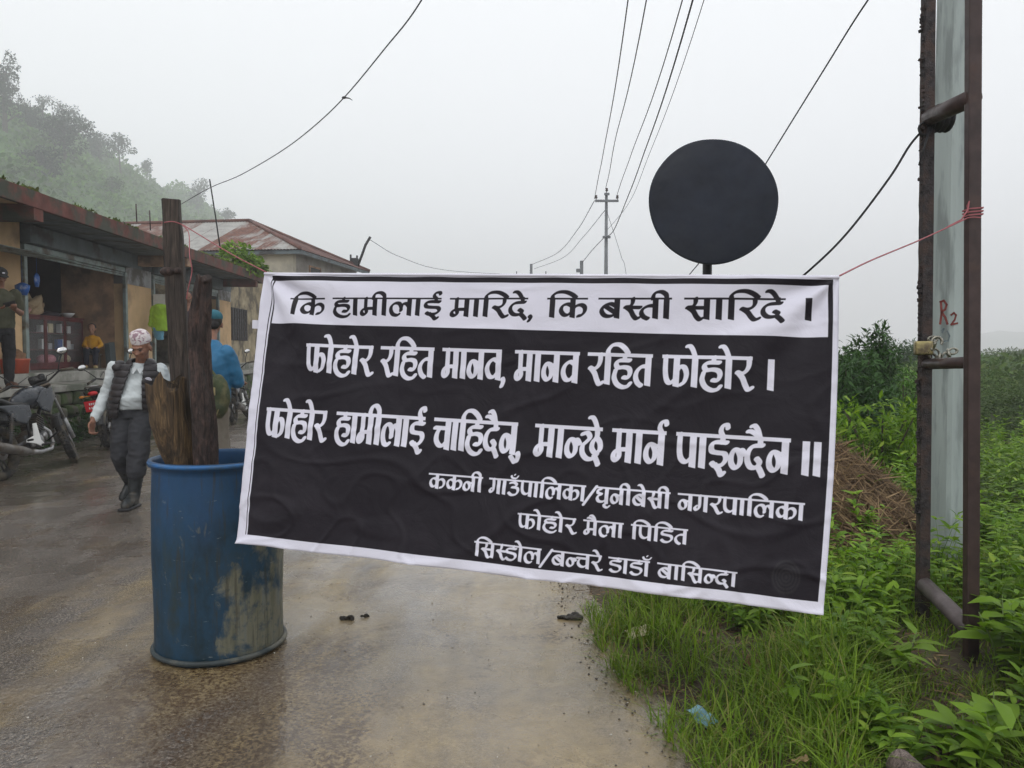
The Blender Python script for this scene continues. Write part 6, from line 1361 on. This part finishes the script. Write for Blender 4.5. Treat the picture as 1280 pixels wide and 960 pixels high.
# broad-leaved weeds: stems with whorls of narrow leaves
def weeds(name, px, py, pz, H, nodes, per, L0, mat, asp=.34, seed=0):
    n = len(px); parts = []; base = np.stack([px, py, pz], 1); lean = rdir(n, -.1, .1)*.22
    az0 = RNG.uniform(0, 6.28, n)
    P_, D_, U_, LL = [], [], [], []
    for k in range(nodes):
        s = .18+.82*(k+.5)/nodes; c = base+np.stack([lean[:,0]*H*s*s, lean[:,1]*H*s*s, H*s], 1)
        for j in range(per):
            a = az0+k*1.9+j*2*np.pi/per+RNG.normal(0,.25,n); el = RNG.normal(.15+.5*s, .2, n)
            dd = np.stack([np.cos(a)*np.cos(el), np.sin(a)*np.cos(el), np.sin(el)], 1)
            P_.append(c); D_.append(dd); U_.append(np.tile([0,0,1.], (n,1))+rdir(n)*.25); LL.append(L0*RNG.uniform(.6,1.25,n)*(1.15-.55*s))
    l = np.concatenate(LL); V, F = leaf_arrays(np.concatenate(P_), np.concatenate(D_), np.concatenate(U_), l, l*asp, .4, .3)
    parts.append((V, F))
    for a in (0., 1.57):   # stems as crossed thin strips
        w = .0028; sd_ = np.array([math.cos(a)*w, math.sin(a)*w, 0]); top = base+np.stack([lean[:,0]*H, lean[:,1]*H, H], 1); mid = base+np.stack([lean[:,0]*H*.25, lean[:,1]*H*.25, H*.5], 1)
        V = np.stack([base-sd_, base+sd_, mid-sd_, mid+sd_, top], 1).reshape(-1,3); T = np.array([(0,1,3),(0,3,2),(2,3,4)]); parts.append((V, (np.arange(n)[:,None,None]*5+T[None]).reshape(-1,3)))
    V, F = cat(parts); return tag(npmesh(name, V, F, mat, smooth=True), kind='stuff')
def scatter(n, y0, y1, d0, d1, pw=1.2, thr=-.3, seed=40):
    y = y0+RNG.random(n)**pw*(y1-y0); wide = np.minimum(d1, y*.75-edge_x(y)+.8); x = edge_x(y)+d0+RNG.random(n)*np.maximum(.1, wide-d0)
    g = gnoise(x[None], y[None], .8, seed)[0]; k = g > thr; x, y, g = x[k], y[k], g[k]
    z = gz(x, y, gnoise(x[None], y[None], .45, 3)[0], gnoise(x[None], y[None], 1.6, 9)[0])-.02
    mx_ = (lp.x/lp.y+rp.x/rp.y)/2; keepout = ~((np.abs(x-mx_*y) < .14) & (y < 3.55) & (y > 2.5)) & ((x-cp.x)**2+(y-cp.y)**2 > .03)
    for q_ in (lp, rp): keepout &= ~((np.abs(x-q_.x*(y/q_.y)) < .17) & (y < q_.y+.15) & (y > q_.y-1.1) & (RNG.random(len(x)) < .97))
    x, y, z, g = x[keepout], y[keepout], z[keepout], g[keepout]
    return x, y, z, g
x, y, z, g = scatter(1000, 2.3, 5.2, .62, 5, 1.0, -.25); H = (.13+.27*np.clip((x-edge_x(y)-.6)/1.5, 0, 1))*(1+.5*g)*RNG.uniform(.6,1.3,len(x)); weeds('leafy_weeds', x, y, z, H, 6, 3, .095, M['leaf'], .36)
x, y, z, g = scatter(1500, 5.0, 10.5, .9, 9, .9, -.4, 50); H = (.42+.3*g)*RNG.uniform(.6,1.35,len(x)); weeds('leafy_weeds', x, y, z, H, 8, 3, .105, M['leaf'], .36)
x, y, z, g = scatter(2600, 10.5, 26, 1.5, 24, 1.1, -.6, 60); H = (.45+.25*g)*RNG.uniform(.6,1.5,len(x)); weeds('tall_weeds', x, y, z, H*(.8+.5*(g > .15)), 8, 3, .12, M['olive'], .36)
# low ground cover further off
n = 60000; yy = 20+RNG.random(n)**1.3*85; xx = edge_x(yy)+1.5+RNG.random(n)*yy*.9; g = gnoise(xx[None], yy[None], .16, 70)[0]
zz = gz(xx, yy, gnoise(xx[None], yy[None], .45, 3)[0], 0)+np.clip(g+.05,0,1)*1.5*RNG.random(n)
ll = RNG.uniform(.08,.19,n)*(1+yy/60); V, F = leaf_arrays(np.stack([xx,yy,zz],1), norm(rdir(n)+np.array([0,-.3,.6])), rdir(n,.2,1), ll, ll*.45); tag(npmesh('valley_undergrowth', V, F, M['olive'], smooth=True), kind='stuff')
# single broad-leaved plants near the posts: every large leaf is its own piece
LM = []
for k in range(4):
    ln = .11+.02*k; V, F = leaf_arrays(np.zeros((1,3)), np.array([[1.,0,.25]]), np.array([[0,0,1.]]), np.array([ln]), np.array([ln*.42]), .35, .22)
    me = bpy.data.meshes.new('leaf'); me.from_pydata([tuple(v) for v in V], [], [tuple(f) for f in F]); me.update(); me.materials.append(M['leaf']); LM.append(me)
    for p_ in me.polygons: p_.use_smooth = True
def gzp(x, y): return float(gz(np.array([x]), np.array([y]), gnoise(np.array([[x]]), np.array([[y]]), .45, 3)[0], gnoise(np.array([[x]]), np.array([[y]]), 1.6, 9)[0])[0])
def leafy_plant(px, py, h, nl, label, sc=1.0):
    p = GR(px, py, .05); o = thing('leafy_plant', label, 'plant', (p.x, p.y, gzp(p.x, p.y)-.01)); sp_ = MB(); st_ = []
    for k in range(3):
        e = Vector((random.uniform(-.12,.12), random.uniform(-.1,.1), h*random.uniform(.75,1))); sp_.tube([(0,0,0), e*.5+Vector((0,0,.03)), e], [.005,.004,.002], 5); st_.append(e)
    sp_.build('stem', pm('green_stem', (.10,.15,.04), .6) if 'green_stem' not in bpy.data.materials else bpy.data.materials['green_stem'], o, True)
    for k in range(nl):
        e = st_[k%3]; s = .35+.65*((k//3+1)/(nl//3+1)); l = link('leaf', LM[k%4], parent=o); l.location = e*s; l.rotation_euler = (random.uniform(-.4,.4), random.uniform(-.5,.15), k*2.4+random.uniform(-.4,.4)); c_ = sc*random.uniform(.75,1.25)*(1.1-.35*s); l.scale = (c_,c_,c_)
leafy_plant(1205, 945, .13, 24, 'broad-leaved plant growing in front of the foot of the right steel post', 1.1)
leafy_plant(1130, 850, .2, 21, 'broad-leaved plant just left of the foot of the left steel post', 1.0)
leafy_plant(1065, 790, .30, 21, 'broad-leaved plant under the right bottom corner of the banner', 1.0)
leafy_plant(1100, 770, .34, 21, 'broad-leaved plant between the banner corner and the left steel post', 1.0)
leafy_plant(1255, 850, .36, 24, 'broad-leaved plant at the right edge beside the right steel post', 1.15)
leafy_plant(1245, 960, .26, 18, 'low broad-leaved plant in the right bottom corner', 1.0)
leafy_plant(1020, 900, .2, 15, 'small broad-leaved plant standing in the long grass left of the posts', .8)
# shrubs behind the banner's right edge
def shrub(px, py, Y, w, lb, n, mat=None, lf=.075):
    p = P(px, py, Y); z0 = gzp(p.x, Y)-.03; h = p.z-z0; o = thing('shrub', lb, 'shrub', (p.x, Y, z0)); tb = MB(); cl = []
    for k in range(11):
        a = k*2.4; r = w*random.uniform(.1,.5); e = Vector((math.cos(a)*r, math.sin(a)*r, h*random.uniform(.6,1.0)*(1-.45*(r/w)))); tb.tube([(0,0,0), e*.5+Vector((0,0,h*.1)), e], [.016,.010,.004], 5)
        for s in (.35,.55,.75,.93): cl.append((tuple(e*s+Vector((0,0,h*.05))), (w*.16*(1.25-.6*s), w*.16*(1.25-.6*s), h*.10)))
    tb.build('stem', M['bark'], o); V, F = crown_arrays(cl, n, lf, .30, .3); npmesh('crown', V, F, mat or M['leaf2'], o, smooth=True)
shrub(1088, 398, 8.6, 1.0, 'feathery dark green shrub, tallest just right of the banner edge', 9000)
shrub(1062, 412, 8.0, .9, 'dark shrub hard against the banner edge with the tall one behind it', 7000)
shrub(1030, 405, 9.2, 1.1, 'dark shrub mostly hidden behind the right end of the banner', 2600)
shrub(1130, 445, 10.5, 1.3, 'lower lighter green shrub between the tall shrub and the left steel post', 4200, M['hillleaf'])
shrub(1105, 478, 6.8, .9, 'low yellow-green shrub in front of the dark shrubs', 2600, M['leaf'])
shrub(1262, 478, 17, 3.2, 'rounded dull green shrub on the slope right of the steel posts', 16000, M['olive'], .07)
shrub(1225, 462, 24, 3.6, 'rounded dull green shrub on the slope just behind the right steel post', 14000, M['olive'], .085)
shrub(1278, 455, 31, 5.0, 'far dull shrub on the slope at the right edge', 14000, M['olive'], .10)
shrub(1118, 418, 26, 4.0, 'misty dark shrub between the tall shrub and the left steel post, farther back', 9000, None, .12)
shrub(1250, 442, 44, 6.5, 'misty uneven thicket on the slope beyond the right steel post', 12000, M['olive'], .17)
shrub(1292, 432, 52, 8.0, 'tallest misty thicket at the right edge of the slope', 12000, M['olive'], .2)
shrub(1215, 442, 38, 6.0, 'low misty thicket hidden behind the steel posts', 8000, M['slope'], .16)
n = 5200; yy = RNG.uniform(8.5, 17, n); cl_ = gnoise((yy*0)[None], yy[None], 1.4, 5)[0]; ww = [L(RNG.uniform(-.06,.22)+.1*c_, y_-10, 0) for y_, c_ in zip(yy, cl_)]; hh = RNG.random(n)**1.3*np.clip(.38+cl_*.8, .05, .8)
P0 = np.array([(w_.x, w_.y, h_+.01) for w_, h_ in zip(ww, hh)]); V, F = leaf_arrays(P0, norm(rdir(n,-.2,1)+np.array([.4,-.3,0])), rdir(n,.2,1), RNG.uniform(.03,.09,n), RNG.uniform(.02,.05,n)); tag(npmesh('wall_weeds', V, F, M['leaf2'], smooth=True), kind='stuff')
# heap of dry stalks
hb_ = GR(1078, 716); heap = thing('straw_heap', 'heap of brown dry stalks between the banner edge and the left steel post', 'heap', (hb_.x+.05, hb_.y+.45, .0))
def hf(x, y): return .68*math.exp(-((x+.26)/.42)**2-((y)/.5)**2)+.33*math.exp(-((x-.28)/.38)**2-((y+.05)/.42)**2)
V = []; 
for j in range(25):
    for i in range(25): x_, y_ = -1+i/12, -1+j/12; V.append((x_, y_, -.02+hf(x_, y_)*.93))
npmesh('mound', np.array(V), gridfaces(25,25), pm('dark_straw_mat', (.022,.014,.009), .95, .4, 14, bst=1, bd=.03), heap, smooth=True)
n = 9000; sx_ = RNG.normal(0,.38,n); sy_ = RNG.normal(-.12,.36,n); sz_ = np.array([hf(a,b_) for a,b_ in zip(sx_, sy_)]); k = sz_ > .04; sx_, sy_, sz_ = sx_[k], sy_[k], sz_[k]; n = len(sx_)
gxd = np.array([(hf(a+.03,b_)-hf(a-.03,b_))/.06 for a,b_ in zip(sx_, sy_)]); gyd = np.array([(hf(a,b_+.03)-hf(a,b_-.03))/.06 for a,b_ in zip(sx_, sy_)])
dx = np.where(RNG.random(n) < .75, .9, -.5)+RNG.normal(0,.25,n); dy = RNG.normal(-.35,.45,n); dd = norm(np.stack([dx, dy, gxd*dx+gyd*dy+RNG.normal(0,.28,n)],1))
lens = RNG.uniform(.12,.5,n); V, F = leaf_arrays(np.stack([sx_,sy_,sz_+.005+RNG.random(n)**2*.10],1)-dd*(lens*.5)[:,None], dd, norm(np.stack([-gxd,-gyd,np.ones(n)],1)+rdir(n)*.3), lens, RNG.uniform(.004,.011,n), .12, .1)
tag(npmesh('straw', V, F, M['straw'], heap, smooth=True), kind='stuff')
# fallen timber and litter at the bottom right
log('fallen_log', 'grey-brown cut log end lying in the grass at the bottom right', [GR(1122,950,.12), GR(1150,978,.10), GR(1200,1030,.08)], [.042,.045,.045], woodmat('pale_log', (.07,.05,.04), (.17,.13,.11), (.28,.23,.20)), .006)
log('branch', 'curved brown stub of branch beside the fallen log', [GR(1180,960,.02), GR(1172,948,.08), GR(1162,930,.13)], [.016,.014,.008], W3, .003)
log('branch', 'thin twig slanting up to the right edge near the bottom corner', [GR(1190,945,.03), GR(1235,905,.07), GR(1285,868,.12)], [.007,.006,.004], W2, .001)
log('branch', 'short brown twig in the grass near the blue scrap', [GR(915,893,.05), GR(925,905,.04), GR(945,920,.06)], [.006,.006,.004], W3, .001)
def scrap(name, label, px, py, w, h, mat, amp, z=.03, n=12, rot=0):
    p = GR(px, py, z); V = []
    for j in range(n):
        for i in range(n):
            a, b_ = (i/(n-1)-.5)*w, (j/(n-1)-.5)*h; V.append((a+amp*.4*noise.noise(Vector((a*40,b_*40,5))), b_, amp*abs(noise.fractal(Vector((a*22+px, b_*22, 1)),1,2,3))*2))
    o = npmesh(name, np.array(V), gridfaces(n,n), mat, smooth=True); s = o.modifiers.new('s','SOLIDIFY'); s.thickness = .0015; o.location = p; o.rotation_euler = (rad(15),rad(-8),rot); tag(o, label, 'litter')
scrap('plastic_scrap', 'crumpled pale blue plastic scrap in the grass', 878, 897, .07, .10, pm('pale_blue_plastic', (.16,.31,.38), .3, .2, 15, bst=.3), .02, .05, rot=.6)
scrap('paper_scrap', 'cream paper scrap on the bare verge under the banner', 798, 791, .12, .07, pm('cream_paper', (.55,.48,.34), .8, .2, 10), .012, .035, rot=.3)
scrap('paper_scrap', 'brown torn card in the grass right of the bare patch', 940, 833, .07, .05, pm('brown_card', (.20,.11,.06), .8, .2, 10), .03, .05, rot=-.4)
scrap('paper_scrap', 'pale leaf-like scrap at the bottom of the picture in the grass', 1000, 951, .05, .02, pm('tan_paper', (.4,.27,.15), .8, .2, 10), .015, .06, rot=.1)
# clods on the road
CLD = pm('wet_dark_mud', (.025,.021,.016), .5, .3, 12, bst=.8, bd=.01)
def clod(px, py, w, label, ribs=False):
    p = GR(px, py); mb = MB()
    for k in range(6 if ribs else 4):
        c = Vector((random.uniform(-.4,.4)*w, random.uniform(-.25,.25)*w, .012)); mb.ell(c, (w*random.uniform(.14,.34), w*random.uniform(.07,.15), .008+.012*random.random()), 12, 8)
    o = link('mud_clod', fuse(mb, .004, 1, lambda v: .005*noise.noise(v*70), 'mud_clod'), CLD); o.location = (p.x, p.y, roadz(p.x, p.y)-.004); tag(o, label, 'mud')
clod(432, 776, .085, 'larger dark mud clod on the road right of the drum'); clod(454, 772, .05, 'smaller dark mud clod beside the larger one'); clod(711, 773, .115, 'dark ribbed lump lying at the road edge by the grass', True)

# pebbles
n = 900; gx = RNG.uniform(-4, .5, n); gy = 1.7+RNG.random(n)**1.5*6.5; k = gx < edge_x(gy)-.02; gx, gy = gx[k], gy[k]
V0 = np.array([(1,0,0),(-1,0,0),(0,1,0),(0,-1,0),(0,0,1),(0,0,-1)],float); T0 = np.array([(0,2,4),(2,1,4),(1,3,4),(3,0,4),(2,0,5),(1,2,5),(3,1,5),(0,3,5)])
def peb(gx, gy, s0, s1, mat, name='gravel', dz=0):
    n = len(gx); s = RNG.uniform(s0, s1, n)**1; z = np.array([roadz(a,b_) for a,b_ in zip(gx,gy)])+dz; sc = np.stack([s, s*RNG.uniform(.6,1.2,n), s*RNG.uniform(.4,.8,n)],1)
    a = RNG.uniform(0,6.28,n); V = V0[None]*sc[:,None]+RNG.normal(0,1,(n,6,3))*s[:,None,None]*.18; x_ = V[...,0]*np.cos(a)[:,None]-V[...,1]*np.sin(a)[:,None]; y_ = V[...,0]*np.sin(a)[:,None]+V[...,1]*np.cos(a)[:,None]
    V = np.stack([x_+gx[:,None], y_+gy[:,None], V[...,2]+z[:,None]],-1); tag(npmesh(name, V.reshape(-1,3), (np.arange(n)[:,None,None]*6+T0[None]).reshape(-1,3), mat), kind='stuff')
m, t, b = newmat('mixed_gravel'); ge = nd(t, 'ShaderNodeNewGeometry'); t.links.new(ramp(t, ge.outputs['Random Per Island'], [(0,(.04,.033,.028)),(.6,(.10,.082,.065)),(.85,(.2,.17,.13)),(1,(.5,.47,.42))]), b.inputs['Base Color']); b.inputs['Roughness'].default_value = .5
peb(gx, gy, .002, .006, m)
n = 9000; gx = RNG.uniform(-3.4, .5, n); gy = 1.5+RNG.random(n)**1.3*3.6; k = gx < edge_x(gy)-.02; gx, gy = gx[k], gy[k]; k = gnoise(gx[None], gy[None], .9, 12)[0] > -.12; peb(gx[k], gy[k], .0012, .0034, m, 'grit', -.0005)
n = 700; gy = 1.9+RNG.random(n)*4; gx = edge_x(gy)+RNG.normal(.04,.09,n); peb(gx, gy, .002, .008, m, 'gravel', .002)
# ================================================================ HAZE
mb = MB().bb(-480, 930, -45, 1110, -20, 130); hz_ = mb.build('haze', None); hm = bpy.data.materials.new('haze_air'); hm.use_nodes = True; ht = hm.node_tree; ht.nodes.clear()
ou = ht.nodes.new('ShaderNodeOutputMaterial'); pv_ = ht.nodes.new('ShaderNodeVolumePrincipled'); pv_.inputs['Color'].default_value = (.97,.98,1,1); pv_.inputs['Density'].default_value = HAZE; ht.links.new(pv_.outputs[0], ou.inputs['Volume'])
hz_.data.materials.append(hm); tag(hz_, kind='stuff')
